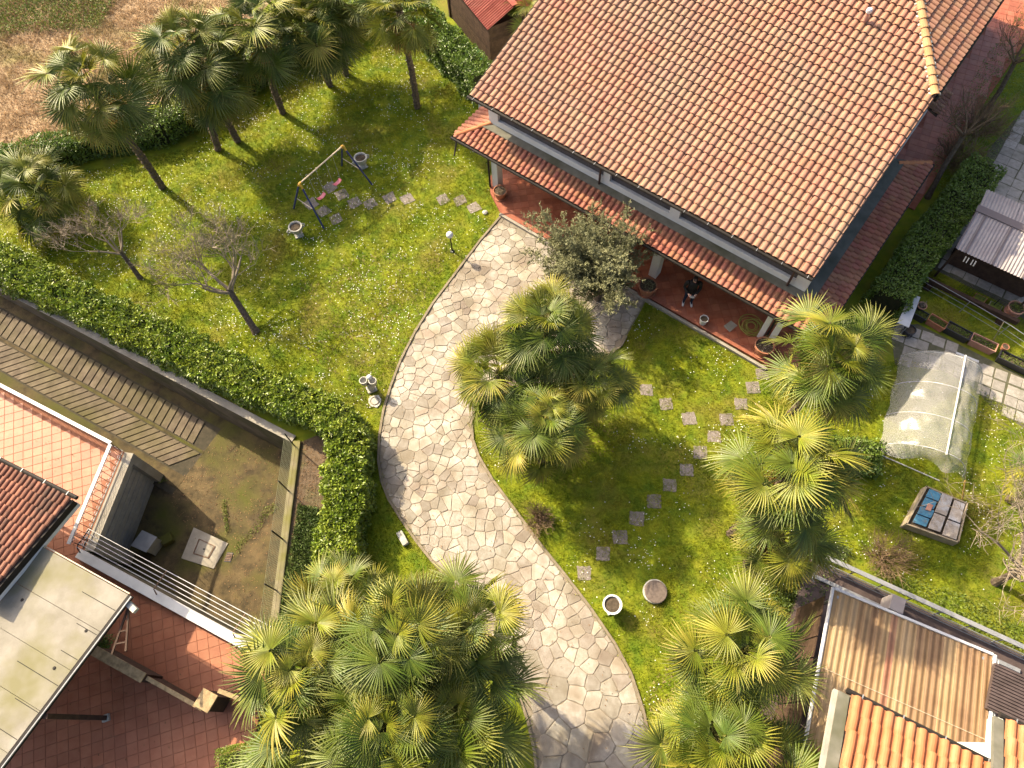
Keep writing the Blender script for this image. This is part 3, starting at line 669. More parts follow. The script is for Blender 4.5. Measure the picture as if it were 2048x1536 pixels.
MB().tube([HP(hipu + .1, hipv, hipz - .06), HP(hipu + .1, 42, hipz - .06)], .06, 8).build('gutter', M['gutter'], roof)
for u in (-14.87, -0.475):
    a_, b_ = rp(u, EV, -.05), rp(u, hipv if u > -5 else RV, -.05); MB().bar(a_, b_, .03, .16).build('verge_board', M['gutter'] if u < -5 else M['pipe'], roof)
# vent pipe on the roof
vp = GP(1727, 46, rp(0, EV), unit(np.cross(HU, sl)))
e = empty('roof_vent', vp, 'pinkish pipe vent with a white cap standing on the big roof', 'vent')
MB().tube([vp - UP * .1, vp + UP * .42], .075, 10).build('pipe', M['pink_pot'], e)
MB().lathe([(.085, .40), (.10, .43), (.10, .52), (.07, .56), (0, .57)], vp, 12).build('cap', M['whitepot'], e)
# downpipes from the main gutter back to the wall
for u in (hu(1193, 340, 4.0), -1.12):
    MB().tube([HP(u, EV - .12, EZ - .06), HP(u, EV + .05, EZ - .25), HP(u, WV - .09, EZ - .55), HP(u, WV - .09, 2.95)], .045, 7).build('downpipe', M['pipe'], house)

# porch roof wrapping three sides
LV, LZ, LT = 15.62, 2.50, math.tan(math.radians(20))
def lz(v): return LZ + (v - LV) * LT
LU0, LU1 = -15.35, 0.75
pro = empty('porch_roof', np.array(HP(-7, 16, 2.5)) - np.array(house.location)); pro.parent = house
FD = WV - LV                                                    # depth of the porch roof
d_ = MB(); zt = LZ + FD * LT
def quad(mb, P, th=.09):
    mb.add([np.asarray(p) for p in P] + [np.asarray(p) - UP * th for p in P], [(0, 1, 2, 3), (7, 6, 5, 4)] + [((i + 1) % 4, i, 4 + i, 4 + (i + 1) % 4) for i in range(4)])
quad(d_, [HP(LU0, LV, LZ), HP(LU1, LV, LZ), HP(LU1 - FD, WV, zt), HP(LU0 + FD, WV, zt)])
quad(d_, [HP(LU0, 18.2, LZ), HP(LU0, LV, LZ), HP(LU0 + FD, WV, zt), HP(LU0 + FD, 18.2, zt)])
quad(d_, [HP(LU1, LV, LZ), HP(LU1, 25.3, LZ), HP(LU1 - FD, 24.1, zt), HP(LU1 - FD, WV, zt)])
d_.build('roof_deck', M['under'], pro)
s1 = unit(HV + UP * LT); tsh = tile_shape(.23, .30, .062); row = .255
tile_plane(pro, HP(LU0, LV - .04, LZ + .02), HU, s1, 70, 5, .23, row, tsh, M['ptile_roof'],
           lambda q, q2: (LU0 + (q2 @ HV - LV)) < q2 @ HU < (LU1 - (q2 @ HV - LV)) and q @ HV < WV - .33)
s2 = unit(HU + UP * LT)
tile_plane(pro, HP(LU0 - .04, 18.2, LZ + .02), -HV, s2, 12, 5, .23, row, tsh, M['ptile_roof'], lambda q, q2: q2 @ HV > LV + (q2 @ HU - LU0) and q @ HU < LU0 + FD - .1, maxn=80)
s3 = unit(-HU + UP * LT)
tile_plane(pro, HP(LU1 + .04, LV - .1, LZ + .02), HV, s3, 43, 5, .23, row, tsh, M['ptile_roof'],
           lambda q, q2: LV + (LU1 - q2 @ HU) < q2 @ HV < 25.3 - (LU1 - q2 @ HU) and q @ HU > LU1 - FD + .24, maxn=220, stagger=.5)
for a_, b_, n_, m_ in ((HP(LU0 + .05, LV + .05, LZ + .06), HP(LU0 + FD - .02, WV - .03, zt + .08), 3, 'hip'), (HP(LU1 - .05, LV + .05, LZ + .06), HP(LU1 - FD + .02, WV - .03, zt + .08), 4, 'hip'), (HP(LU1 - .05, 25.25, LZ + .06), HP(LU1 - FD + .05, 24.1, zt + .06), 4, 'hip')):
    hip_tiles(pro, a_, b_, .10, n_, M[m_])
fl = MB(); fl.add([HP(LU0 + FD - .30, WV - .31, lz(WV - .31) + .165), HP(LU1 - FD + .22, WV - .31, lz(WV - .31) + .165), HP(LU1 - FD, WV - .002, zt + .10), HP(LU0 + FD, WV - .002, zt + .10)], [(0, 1, 2, 3)])
fl.build('flashing', M['flash'], pro)
fl = MB(); fl.add([HP(LU1 - FD + .22, WV - .22, lz(WV - .22) + .15), HP(LU1 - FD + .22, 24.4, lz(WV - .22) + .15), HP(-0.54, 24.1, zt + .16), HP(-0.54, WV, zt + .16)], [(0, 1, 2, 3)])
fl.build('flashing', M['flash_blue'], pro)
g_ = MB().tube([HP(LU0 - .08, 18.2, LZ - .02), HP(LU0 - .08, LV - .09, LZ - .02), HP(LU1 + .08, LV - .09, LZ - .02), HP(LU1 + .08, 25.3, LZ - .02)], .06, 8); g_.build('gutter', M['gutter'], pro)
MB().tube([HP(LU0 + .2, LV - .09, LZ - .05), HP(LU0 + .35, LV - .5, LZ - .45)], .035, 6).build('downpipe', M['gutter'], pro)
b = MB(); hbox(b, -14.3, 0.2, 15.75, 18.8, 2.27, 2.38); b.build('porch_ceiling', M['white'], house)
# columns with downpipes
for u, w in ((-13.70, .30), (-5.80, .34), (-0.60, .22), (-1.02, .20)):
    b = MB(); hbox(b, u - w / 2, u + w / 2, 16.05, 16.05 + w + .05, .16, 2.27); b.build('column', M['white'], house, bevel=.012)
for u, v in ((-13.93, 15.98), (-0.82, 16.1)):
    MB().tube([HP(u, v, LZ - .1), HP(u, v, .16)], .045, 7).build('downpipe', M['gutter'], house)
# arched side wall at the gable end
ar = MB(); u0, u1, vv, th, zt_ = -16.45, -14.36, 18.5, .34, 2.62; hw = .62; cu = -15.45; spring = 1.55
V = []; n = 12
arc = [(cu + hw * math.cos(t), spring + hw * math.sin(t)) for t in np.linspace(PI, 0, n)]
front = [(u0, 0), (cu - hw, 0)] + arc + [(cu + hw, 0), (u1, 0), (u1, zt_), (u0 + .25, zt_), (u0, zt_ - .25)]
nf = len(front); tri = geometry.tessellate_polygon([[Vector((a, c, 0)) for a, c in front]])
V = [HP(a, vv, c) for a, c in front] + [HP(a, vv + th, c) for a, c in front]
F = [t for t in tri] + [tuple(nf + i for i in t[::-1]) for t in tri] + [((i + 1) % nf, i, nf + i, nf + (i + 1) % nf) for i in range(nf)]
ar.add(V, F).build('arched_wall', M['white'], house)
# porch floor
PF = [(-12.70, 15.12), (-0.20, 15.22), (0.75, 15.22), (0.75, 18.8), (-14.2, 18.8), (-14.3, 16.4), (-13.75, 15.75)]
pf = MB().prism([HP(u, v)[:2] for u, v in PF], -.05, .14); porch = pf.build('porch_floor', M['pgrout'], kind='structure')
pfp = np.array([HP(u, v)[:2] for u, v in [(-12.6, 15.24), (0.7, 15.36), (0.7, 18.4), (-14.0, 18.4), (-14.1, 16.45), (-13.6, 15.85)]])
T = []; tl2 = .33; a45 = _ha + PI / 4; tx, ty = np.array([math.cos(a45), math.sin(a45), 0]), np.array([-math.sin(a45), math.cos(a45), 0])
for i in range(-60, 60):
    for j in range(-60, 60):
        q = HP(-7, 17) + tx * i * tl2 + ty * j * tl2
        cs = np.array([(q + tx * s * tl2 * .4 + ty * t * tl2 * .4)[:2] for s in (-1, 1) for t in (-1, 1)])
        if inside(pfp, cs).all(): T.append(frame((*q[:2], .14), tx, ty, UP))
h = tl2 / 2 - .006; tv2 = [(-h, -h, 0), (h, -h, 0), (h, h, 0), (-h, h, 0), (-h + .003, -h + .003, .008), (h - .003, -h + .003, .008), (h - .003, h - .003, .008), (-h + .003, h - .003, .008)]
pieces(porch, 'floor_tile', 'floor_tiles', tv2, tf, T, M['ptile'])
ks = MB(); a_, b_ = HP(-12.75, 15.02), HP(-5.2, 15.06)
hbox(ks, -12.72, -0.15, 15.0, 15.118, -.05, .145); ks.build('porch_kerb', M['concrete'], kind='structure', bevel=.012)
# tiled yard at the shaded side of the house
sp_ = [HP(-0.7, 25.4)[:2], HP(1.25, 25.4)[:2], HP(1.45, 44)[:2], HP(-0.7, 44)[:2]]
sy = MB().prism(sp_, -.05, .05).build('side_yard', M['pgrout'], kind='structure')
T = []; tl3 = .38; a3 = _ha + math.radians(12); tx, ty = np.array([math.cos(a3), math.sin(a3), 0]), np.array([-math.sin(a3), math.cos(a3), 0])
for i in range(-60, 60):
    for j in range(-60, 60):
        q = HP(.4, 33) + tx * i * tl3 + ty * j * tl3
        cs = np.array([(q + tx * s * tl3 * .42 + ty * t * tl3 * .42)[:2] for s in (-1, 1) for t in (-1, 1)])
        if inside(sp_, cs).all(): T.append(frame((*q[:2], .05), tx, ty, UP))
h = tl3 / 2 - .008; tv3 = [(-h, -h, 0), (h, -h, 0), (h, h, 0), (-h, h, 0), (-h, -h, .008), (h, -h, .008), (h, h, .008), (-h, h, .008)]
pieces(sy, 'floor_tile', 'floor_tiles', tv3, tf, T, M['ptile'], 250)
# little tiled door canopy on the side wall
cz = 2.9; dc = G(1878, 200, cz); du, dv = dc @ HU, dc @ HV
cn_ = MB(); quad(cn_, [HP(du + .28, dv - .75, cz - .1), HP(du + .28, dv + .75, cz - .1), HP(du - .6, dv + .75, cz + .2), HP(du - .6, dv - .75, cz + .2)], .07)
door_c = cn_.build('door_canopy', M['under'], house)
V, F = tile_shape(.21, .34, .06); T = []
for i in range(7):
    for j in range(3):
        q = HP(du + .30 - j * .29, dv - .74 + .21 * (i + .5), cz - .09 + j * .099); y = unit(HP(-.88, 0, .3)); x = HV; T.append(frame(q, x, y, np.cross(x, y)))
pieces(door_c, 'roof_tile', 'roof_tiles', V, F, T, M['stile'])
# ------------------------------------------------------------------ foliage helpers
def leaf_mesh(name, P, D, Nn, ln, wd, mat, fold=0.25, origin=(0, 0, 0)):
    """P points, D leaf direction, Nn leaf normal (n,3); ln, wd sizes (n,)"""
    n = len(P); D = D / np.linalg.norm(D, axis=1, keepdims=True); S = np.cross(D, Nn); S /= np.linalg.norm(S, axis=1, keepdims=True) + 1e-9
    Z = np.cross(S, D); ln = np.asarray(ln)[:, None]; wd = np.asarray(wd)[:, None]
    V = np.empty((n, 4, 3)); V[:, 0] = P; V[:, 1] = P + D * ln * .45 + S * wd * .5 + Z * wd * fold; V[:, 2] = P + D * ln - Z * ln * .08; V[:, 3] = P + D * ln * .45 - S * wd * .5 + Z * wd * fold
    V -= np.asarray(origin, float)
    F = (np.arange(n)[:, None, None] * 4 + np.array([[0, 1, 2], [0, 2, 3]])[None]).reshape(-1, 3)
    return np_mesh(name, V.reshape(-1, 3), F, [mat])
def rand_dirs(n, rg): d = rg.normal(size=(n, 3)); return d / np.linalg.norm(d, axis=1, keepdims=True)
def lump(P, f, seed):                                          # cheap smooth noise
    r = np.random.default_rng(seed); s = 0
    for k in range(5):
        w = r.normal(size=3) * f * (1 + .6 * k); s = s + np.sin(P @ w + r.random() * 6.3) / (1 + .5 * k)
    return s / 2.6
def hedge(name, pts, width, height, label, mat, dens=900, z0=0.0, leaf=(0.10, 0.05), seed=1, rough=.12, group=None, cat='hedge', core='core'):
    pts = resample(np.asarray(pts, float), .12); rg = np.random.default_rng(seed); o = np.array([*pts.mean(0), z0])
    d = np.gradient(pts, axis=0); d /= np.linalg.norm(d, axis=1, keepdims=True); sd = np.column_stack([-d[:, 1], d[:, 0]])
    L = len(pts) * .12; e = empty(name, o, label, cat, group)
    n = int(L * (width + 2 * height) * dens); i = rg.integers(0, len(pts), n); t = rg.random(n)
    per = width + 2 * height; s = t * per - per / 2                # profile position, 0 on top centre
    lat = np.clip(s, -width / 2, width / 2); over = np.abs(s) - width / 2
    z = np.where(over > 0, height - over, height)
    rc = .22; k = np.clip((np.abs(lat) - (width / 2 - rc)) / rc, 0, 1) * (over <= 0); z = z - rc * (1 - np.sqrt(1 - np.minimum(k, 1) ** 2 + 1e-9)) * .8
    P = np.column_stack([pts[i] + sd[i] * lat[:, None] + d[i] * rg.uniform(-.06, .06, (n, 1)), z])
    nr = np.column_stack([sd[i] * np.where(over > 0, np.sign(s), lat / width)[:, None], np.where(over > 0, .25, 1.0)]); nr /= np.linalg.norm(nr, axis=1, keepdims=True)
    off = lump(P, 2.2, seed) * rough + lump(P, 6, seed + 1) * rough * .5 - rg.exponential(.07, n)
    P = P + nr * off[:, None]; P[:, 2] = np.maximum(P[:, 2], .03)
    D = nr * .7 + rand_dirs(n, rg) * .9 + np.array([0, 0, .15]); Nn = nr + rand_dirs(n, rg) * .55 + np.array([0, 0, .35])
    P[:, 2] += z0
    lm = leaf_mesh(name + '_foliage', P, D, Nn, leaf[0] * rg.uniform(.65, 1.3, n), leaf[1] * rg.uniform(.7, 1.3, n), mat, origin=o); link('foliage', lm, e)
    mb = MB(); w = width / 2 - .16; st = pts[::4]; sdd = sd[::4]; prof = [(-w, .02), (-w, height - .32), (-w * .6, height - .17), (w * .6, height - .17), (w, height - .32), (w, .02)]
    V = [(*(p + q * a), z0 + c + .04 * math.sin(7 * j + 3 * c)) for j, (p, q) in enumerate(zip(st, sdd)) for a, c in prof]; m = len(prof)
    F = [(j * m + a, j * m + a + 1, (j + 1) * m + a + 1, (j + 1) * m + a) for j in range(len(st) - 1) for a in range(m - 1)] + [tuple(range(m)), tuple((len(st) - 1) * m + a for a in range(m))]
    mb.add(V, F).build('branches', M[core], e)
    return e
def shrub(name, c, r, label, mat, n, leaf, seed, cat='shrub', z0=0.0, up=.2, group=None, trunk=True, clumps=14, core=True):
    rg = np.random.default_rng(seed); r = np.asarray(r, float); c = np.asarray([*c[:2], z0], float); e = empty(name, c, label, cat, group)
    cl = rand_dirs(clumps, rg); cl[:, 2] = np.abs(cl[:, 2]) * .9 - .05; cl = cl * r * rg.uniform(.45, .85, (clumps, 1))
    k = rg.integers(0, clumps, n); dd = rand_dirs(n, rg); P = cl[k] + dd * r * .36 * rg.random((n, 1)) ** .4
    P[:, 2] = np.maximum(P[:, 2] + r[2] * .75, .03); D = dd + np.array([0, 0, up]) + rand_dirs(n, rg) * .5
    Nn = dd * .4 + rand_dirs(n, rg) * .6 + np.array([0, 0, .6])
    link('foliage', leaf_mesh(name + '_foliage', P, D, Nn, leaf[0] * rg.uniform(.6, 1.3, n), leaf[1] * rg.uniform(.7, 1.3, n), mat), e)
    mb = MB()
    for j in range(clumps): mb.tube([(c[0], c[1], z0), c + (cl[j] + (0, 0, r[2] * .75)) * (.5, .5, .55), c + cl[j] + (0, 0, r[2] * .75)], [.035, .02, .008], 5)
    mb.build('branches', M['bark'], e)
    return e
def branches(mb, p, d, L, r, depth, rs, spread=.55, up=.25, seg=3, kids=(2, 4), fine=None):
    pts = [np.asarray(p, float)]; rr = [r]; d = unit(d); forks = []
    for k in range(seg):
        d = unit(d + np.array([rs.gauss(0, .13), rs.gauss(0, .13), rs.gauss(0, .10) + up * .12])); pts.append(pts[-1] + d * L / seg); rr.append(r * (1 - .5 * (k + 1) / seg)); forks.append((pts[-1], d, rr[-1]))
    mb.tube(pts, rr, 6 if r > .03 else (4 if r > .012 else 3), cap=False)
    if depth <= 0: return
    for q, dd, r2 in forks[(0 if depth < 3 else 1):]:
        for _ in range(rs.randint(*kids)):
            a = np.array([rs.gauss(0, 1), rs.gauss(0, 1), rs.gauss(0, .6) + up]); nd = unit(dd + unit(a) * spread * rs.uniform(.7, 1.5))
            branches(mb, q, nd, L * rs.uniform(.55, .85), max(r2 * rs.uniform(.5, .7), .0068), depth - 1, rs, spread, up, seg, kids)
def bare_tree(name, base, trunk_top, r, L, depth, label, seed, mat='twig', cat='tree', group=None, limbs=5, spread=.75, up=.3, kids=(1, 2)):
    rs = random.Random(seed); base = np.asarray(base, float); e = empty(name, base, label, cat, group); tp = np.asarray(trunk_top, float)
    mid = (base + tp) / 2 + np.array([rs.uniform(-.06, .06), rs.uniform(-.06, .06), 0])
    MB().tube([base - (0, 0, .05), base + (tp - base) * .12, mid, tp], [r * 1.5, r * 1.1, r, r * .85], 9, cap=True).build('trunk', M['bark'], e)
    mb = MB(); ax = unit(tp - base)
    for k in range(limbs):
        a = 2 * PI * (k + rs.random() * .5) / limbs; d = unit(ax * .6 + np.array([math.cos(a), math.sin(a), .35]) * .9)
        branches(mb, tp - ax * rs.uniform(0, .25), d, L * rs.uniform(.8, 1.1), r * .55, depth, rs, spread, up, 3, kids)
    mb.build('crown', M[mat], e)
    return e

# ------------------------------------------------------------------ hedges
MAIN_H = [XY(*p, .75) for p in [(-120, 472), (0, 530), (120, 588), (250, 650), (400, 722), (520, 779), (612, 812), (680, 842), (700, 900), (694, 1000), (680, 1080), (668, 1150)]]
hedge('laurel_hedge', MAIN_H, 1.32, 1.30, 'long clipped laurel hedge bending round the corner above the concrete ramp', M['laurel'], 720, leaf=(.14, .072), seed=5, rough=.2)
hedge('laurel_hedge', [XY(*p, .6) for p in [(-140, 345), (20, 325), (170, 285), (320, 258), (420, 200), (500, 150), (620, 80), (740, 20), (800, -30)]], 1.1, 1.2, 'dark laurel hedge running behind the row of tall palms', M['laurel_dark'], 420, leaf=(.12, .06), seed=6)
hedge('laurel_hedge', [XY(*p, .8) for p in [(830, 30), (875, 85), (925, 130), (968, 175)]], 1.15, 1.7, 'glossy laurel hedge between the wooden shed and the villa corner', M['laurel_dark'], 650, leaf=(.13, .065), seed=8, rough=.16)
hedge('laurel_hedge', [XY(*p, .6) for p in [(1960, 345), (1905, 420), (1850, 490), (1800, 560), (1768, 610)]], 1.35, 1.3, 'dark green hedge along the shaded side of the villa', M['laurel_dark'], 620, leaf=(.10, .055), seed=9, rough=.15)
hedge('box_hedge', [XY(*p, .5) for p in [(448, 1540), (490, 1528), (545, 1560)]], 1.1, 1.0, 'clipped box bush at the edge of the red terrace', M['laurel'], 2200, leaf=(.045, .024), seed=10, rough=.05, z0=.0)
# weeds and climbers in the soil strip by the wire fence
def weeds(name, poly, n, label, size=(.07, .04), z=0.0, h=.16, seed=3, mat='weed'):
    rg = np.random.default_rng(seed); q = scatter(poly, n, rg); m = len(q); D = rand_dirs(m, rg); D[:, 2] = np.abs(D[:, 2]) + .3
    P = np.column_stack([q, z + .02 + rg.random(m) ** 2 * h]); Nn = rand_dirs(m, rg) * .6 + (0, 0, 1)
    c = (*q.mean(0), z); return link(name, leaf_mesh(name, P, D, Nn, size[0] * rg.uniform(.6, 1.4, m), size[1] * rg.uniform(.6, 1.4, m), M[mat], origin=c), None, c, label=label, cat='weeds', kind='stuff')
weeds('ground_ivy', [XY(*p) for p in [(598, 1010), (650, 1020), (640, 1180), (560, 1290), (566, 1200)]], 14000, 'low ivy covering the soil beside the wire fence', seed=4, mat='ivy')
weeds('ground_ivy', [XY(*p) for p in [(1520, 1140), (1640, 1080), (1700, 1100), (1640, 1200), (1560, 1240)]], 9000, 'dark ground ivy under the palms by the terrace rail', seed=5, mat='ivy', h=.35)
weeds('ground_ivy', [XY(*p) for p in [(1660, 880), (1760, 890), (1750, 960), (1680, 950)]], 4200, 'broad leaved plants beneath the two palms', (.12, .08), seed=6, mat='laurel_dark', h=.5)
weeds('yard_weeds', [G(*p, YARD) for p in [(470, 1098), (480, 1078), (510, 1050), (528, 1016), (552, 1004), (556, 1018), (530, 1040), (520, 1062), (488, 1090), (476, 1106)]], 1500, 'line of green weeds growing from a crack in the sunken yard', (.06, .03), YARD, .05, 7)
weeds('yard_weeds', [G(*p, YARD) for p in [(443, 1000), (452, 1000), (460, 1060), (452, 1068)]], 800, 'short weedy crack beside the pale manhole slab', (.05, .03), YARD, .05, 8)
weeds('yard_weeds', [ramp_pt(*p) + (0, 0, .0) for p in [(250, 895), (300, 930), (335, 962), (320, 968), (262, 915)]], 3800, 'yellowish moss and weeds at the foot of the terrace by the ramp', (.06, .035), YARD + .05, .10, 9)

# ------------------------------------------------------------------ palms
def frond_mesh(seed, nseg, R, lp, droop, fold, mats, span=2.55, limp=0.0, ragged=0.12, bend=0.0, vee=0.10):
    """fan leaf: petiole along +X from the origin, blade radiating from (lp,0,0)"""
    rs = random.Random(seed); V = []; F = []; mi = []
    rows = (.06, .30, .52, .74, 1.0)
    for k in range(nseg):
        a0 = -span + 2 * span * k / nseg; a1 = -span + 2 * span * (k + 1) / nseg; am = (a0 + a1) / 2
        Rk = R * (1 - .22 * (abs(am) / span) ** 2) * rs.uniform(1 - ragged, 1.04); tw = rs.gauss(0, .06); dr = droop * rs.uniform(.7, 1.5) + (limp * rs.random() ** 2)
        b = len(V)
        for j, t in enumerate(rows):
            r = Rk * t; wfull = r * (a1 - a0) / 2; w = wfull if t < .45 else max(.52 * Rk * (a1 - a0) / 2 * (1 - (t - .45) / .57), .0012)
            an = am + tw * max(0, t - .4); cx, cy = math.cos(an), math.sin(an); px, py = -cy, cx
            z = -dr * R * t ** 2.2 + vee * R * abs(math.sin(am / 2)) ** 1.3 * t; cup = fold * w
            x0, y0 = lp + r * cx, r * cy
            V += [(x0 - px * w, y0 - py * w, z + cup), (x0, y0, z - cup * .6), (x0 + px * w, y0 + py * w, z + cup)]
        for j in range(len(rows) - 1):
            q = b + 3 * j; F += [(q, q + 3, q + 4, q + 1), (q + 1, q + 4, q + 5, q + 2)]; mi += [0, 0]
    cb, sb = math.cos(bend), math.sin(bend); V = [(lp + (x - lp) * cb + z * sb, y, -(x - lp) * sb + z * cb) for x, y, z in V]
    b = len(V); n = 4; st = 5
    for j in range(st + 1):
        t = j / st; r = .020 - .009 * t; x = lp * t; z = -.05 * lp * math.sin(PI * t) * -1
        V += [(x, r * math.cos(2 * PI * i / n), z * 0 + r * .7 * math.sin(2 * PI * i / n)) for i in range(n)]
    for j in range(st):
        for i in range(n): F.append((b + j * n + i, b + j * n + (i + 1) % n, b + (j + 1) * n + (i + 1) % n, b + (j + 1) * n + i)); mi.append(1)
    return np_mesh('frond', V, F, mats, mi=mi)
GREEN = [frond_mesh(10 + i, (38, 32, 36)[i % 3], .80 + .05 * (i % 3), .74 + .13 * (i % 4), .06 + .06 * (i % 4), .55, [M['frond'] if i % 2 == 0 else M['frond_y'], M['petiole']], span=(2.5, 1.9, 2.2)[i % 3], limp=.12, bend=(.95, .35, .65)[i % 3], vee=(.10, .55, .30, .75)[i % 4]) for i in range(9)]
MIDG = [frond_mesh(25 + i, (36, 30, 34)[i % 3], .84 + .05 * (i % 3), .90 + .12 * (i % 4), .08 + .07 * (i % 4), .55, [M['frond'] if i % 3 else M['frond_y'], M['petiole']], span=(2.4, 1.7, 2.1)[i % 3], limp=.16, bend=(.45, .10, .28)[i % 3], vee=(.15, .6, .35, .8)[i % 4]) for i in range(9)]
YELL = [frond_mesh(40 + i, 34, .82, .92, .14 + .07 * i, .5, [M['frond_y'], M['petiole']], span=(2.4, 1.8)[i % 2], limp=.22, bend=.2, vee=(.2, .6)[i % 2]) for i in range(4)]
DEAD = [frond_mesh(60 + i, 26, .72, .55, .5, .4, [M['frond_dead'], M['frond_dead']], span=1.5, limp=.6, ragged=.3) for i in range(3)]
def palm(base, height, label, seed, nf=40, scale=1.0, lean=(0, 0), dead=8, trunk_r=.115, yellow=.3, low=-.75, cat='palm', sub=None):
    rs = random.Random(seed); base = np.asarray([*base[:2], 0.0], float); top = base + np.array([lean[0], lean[1], height])
    e = empty('palm_tree', base, label, cat, 'windmill palms in the garden')
    n = 14; V = []; m = max(8, int(height * 9)); pr = []
    for j in range(m + 1):
        t = j / m; c = base + (top - base) * t + np.array([math.sin(t * 3 + seed) * .05, math.cos(t * 2.4 + seed) * .05, 0]) * (t * (1 - t) * 4)
        r = trunk_r * (1.25 - .3 * t + (.25 if t > .85 else 0)) * (1.12 if j % 2 else .94)
        V += [c - base + (r * rs.uniform(.86, 1.16) * math.cos(2 * PI * i / n), r * rs.uniform(.86, 1.16) * math.sin(2 * PI * i / n), 0) for i in range(n)]
    F = [(j * n + i, j * n + (i + 1) % n, (j + 1) * n + (i + 1) % n, (j + 1) * n + i) for j in range(m) for i in range(n)]
    V = np.array(V); k0 = len(V); ex = []; fx = []
    for _ in range(int(height * 34)):                              # old leaf-base stubs
        t = rs.random(); a = rs.random() * 2 * PI; c = (top - base) * t; r = trunk_r * (1.2 - .3 * t); d = np.array([math.cos(a), math.sin(a), .9]); s = np.array([-d[1], d[0], 0]) * .028
        p = c + np.array([d[0], d[1], 0]) * r * .9; q = p + d * rs.uniform(.05, .11); b0 = k0 + len(ex); ex += [p - s, p + s, q]; fx.append((b0, b0 + 1, b0 + 2))
    me = bpy.data.meshes.new('palm_trunk'); me.from_pydata([tuple(v) for v in V] + [tuple(v) for v in ex], [], F + fx); me.materials.append(M['palm_trunk']); me.update(); link('trunk', me, e)
    tl = top - base; g = PI * (3 - math.sqrt(5))
    nf = int(nf * .86)
    for k in range(nf + dead):
        isd = k >= nf; u = (k + .5) / nf if not isd else 1.0
        el = math.radians(82) + (low - math.radians(82)) * (u ** .85) + rs.uniform(-.25, .25) if not isd else rs.uniform(-1.35, -.75)
        az = g * k + rs.uniform(-.25, .25); s = scale * (rs.uniform(.82, 1.08) if u > .15 else rs.uniform(.6, .85))
        me = rs.choice(DEAD) if isd else (rs.choice(YELL) if (u > .55 and rs.random() < yellow) else rs.choice(GREEN if u < .38 else MIDG))
        ob = bpy.data.objects.new('dead_frond' if isd else 'frond', me); COL.objects.link(ob); ob.parent = e
        roll = rs.gauss(0, .5); rot = Matrix.Rotation(az, 4, 'Z') @ Matrix.Rotation(-el, 4, 'Y') @ Matrix.Rotation(roll, 4, 'X')
        dz = -.10 - .30 * u * scale if not isd else -.38 - rs.random() * .35
        ob.matrix_local = Matrix.Translation(Vector(tl) + Vector((0, 0, dz + .12))) @ rot @ Matrix.Scale(s, 4)
    return e
def palm_from(basepx, crownpx, *a, **k):
    b = G(*basepx); best = min(np.arange(.8, 9, .05), key=lambda h: np.hypot(*(PX((b[0], b[1], h))[0, :2] - crownpx)))
    c = G(*crownpx, best); palm(b, best, *a, lean=tuple((c - b)[:2]), **k)
def palm_at(crownpx, h, *a, **k): palm(G(*crownpx, h), h, *a, **k)
palm_from((326, 376), (186, 178), 'tall palm leaning over the lawn, first of the row from the dry field', 1, nf=48, dead=10, scale=1.28)
palm_from((437, 300), (372, 105), 'bushy palm with a short visible trunk, second of the lawn row', 2, nf=52, dead=12, scale=1.3, low=-.75)
palm_from((476, 283), (420, 165), 'lower palm tucked under the second palm of the lawn row', 3, nf=44, dead=9, low=-.75, scale=1.15)
palm_from((566, 226), (508, 62), 'palm with a bare grey trunk at the middle of the lawn row', 4, nf=50, dead=12, scale=1.28, low=-.75)
palm_from((660, 172), (622, 55), 'dense palm with orange dead fronds near the top of the lawn row', 5, nf=52, dead=16, low=-.755, scale=1.3)
palm_from((692, 150), (672, -10), 'tallest palm behind the dense one at the end of the lawn row', 6, nf=44, dead=10, scale=1.25)
palm_from((835, 216), (798, 18), 'slim palm with a skirt of orange dead fronds near the shed', 7, nf=38, dead=26, yellow=.6, scale=1.12)
palm_at((72, 375), 1.9, 'low palm by the hedge near the dry field', 8, nf=44, dead=4, scale=1.25)
palm_at((1095, 655), 4.6, 'upper palm of the clump beside the curved path, next to the olive tree', 9, nf=54, dead=8, yellow=.35, scale=1.03)
palm_at((1000, 745), 3.6, 'palm overhanging the curved path at the middle of the garden', 10, nf=46, dead=6, yellow=.6, scale=1.08)
palm_at((1085, 855), 3.4, 'lower palm of the clump, nearest to the stepping stones', 11, nf=50, dead=7, yellow=.15, scale=1.0)
palm_at((1182, 760), 3.1, 'small palm on the lawn side of the path clump', 12, nf=42, dead=5, scale=.88)
palm_at((1665, 725), 4.9, 'sunlit palm covering the corner of the porch roof', 13, nf=48, dead=4, yellow=.5, scale=1.2)
palm_at((1585, 945), 6.4, 'tall palm between the stepping stones and the plastic tunnel', 14, nf=48, dead=6, yellow=.4, scale=1.14)
palm_at((1562, 1075), 3.6, 'lower palm under the tall one beside the terrace rail', 15, nf=34, dead=8, yellow=.7, scale=1.0)
palm_at((1485, 1300), 5.6, 'bright palm beside the brown corrugated canopy', 16, nf=52, dead=5, yellow=.45, scale=1.0)
palm_at((1425, 1470), 5.0, 'palm at the lower end of the path, below the bright one', 17, nf=48, dead=7, yellow=.55, scale=.97)
palm_at((1560, 1560), 4.2, 'palm half hidden under its neighbours by the tiled annex', 18, nf=26, dead=3)
palm_at((800, 1275), 6.3, 'highest palm of the big clump by the red terrace', 19, nf=54, dead=6, yellow=.3, scale=1.03)
palm_at((615, 1340), 6.0, 'palm of the big clump spreading over the terrace parapet', 20, nf=50, dead=4, scale=1.08, yellow=.45)
palm_at((770, 1450), 6.2, 'palm of the big clump with a yellow centre leaf', 21, nf=54, dead=5, yellow=.35, scale=1.05)
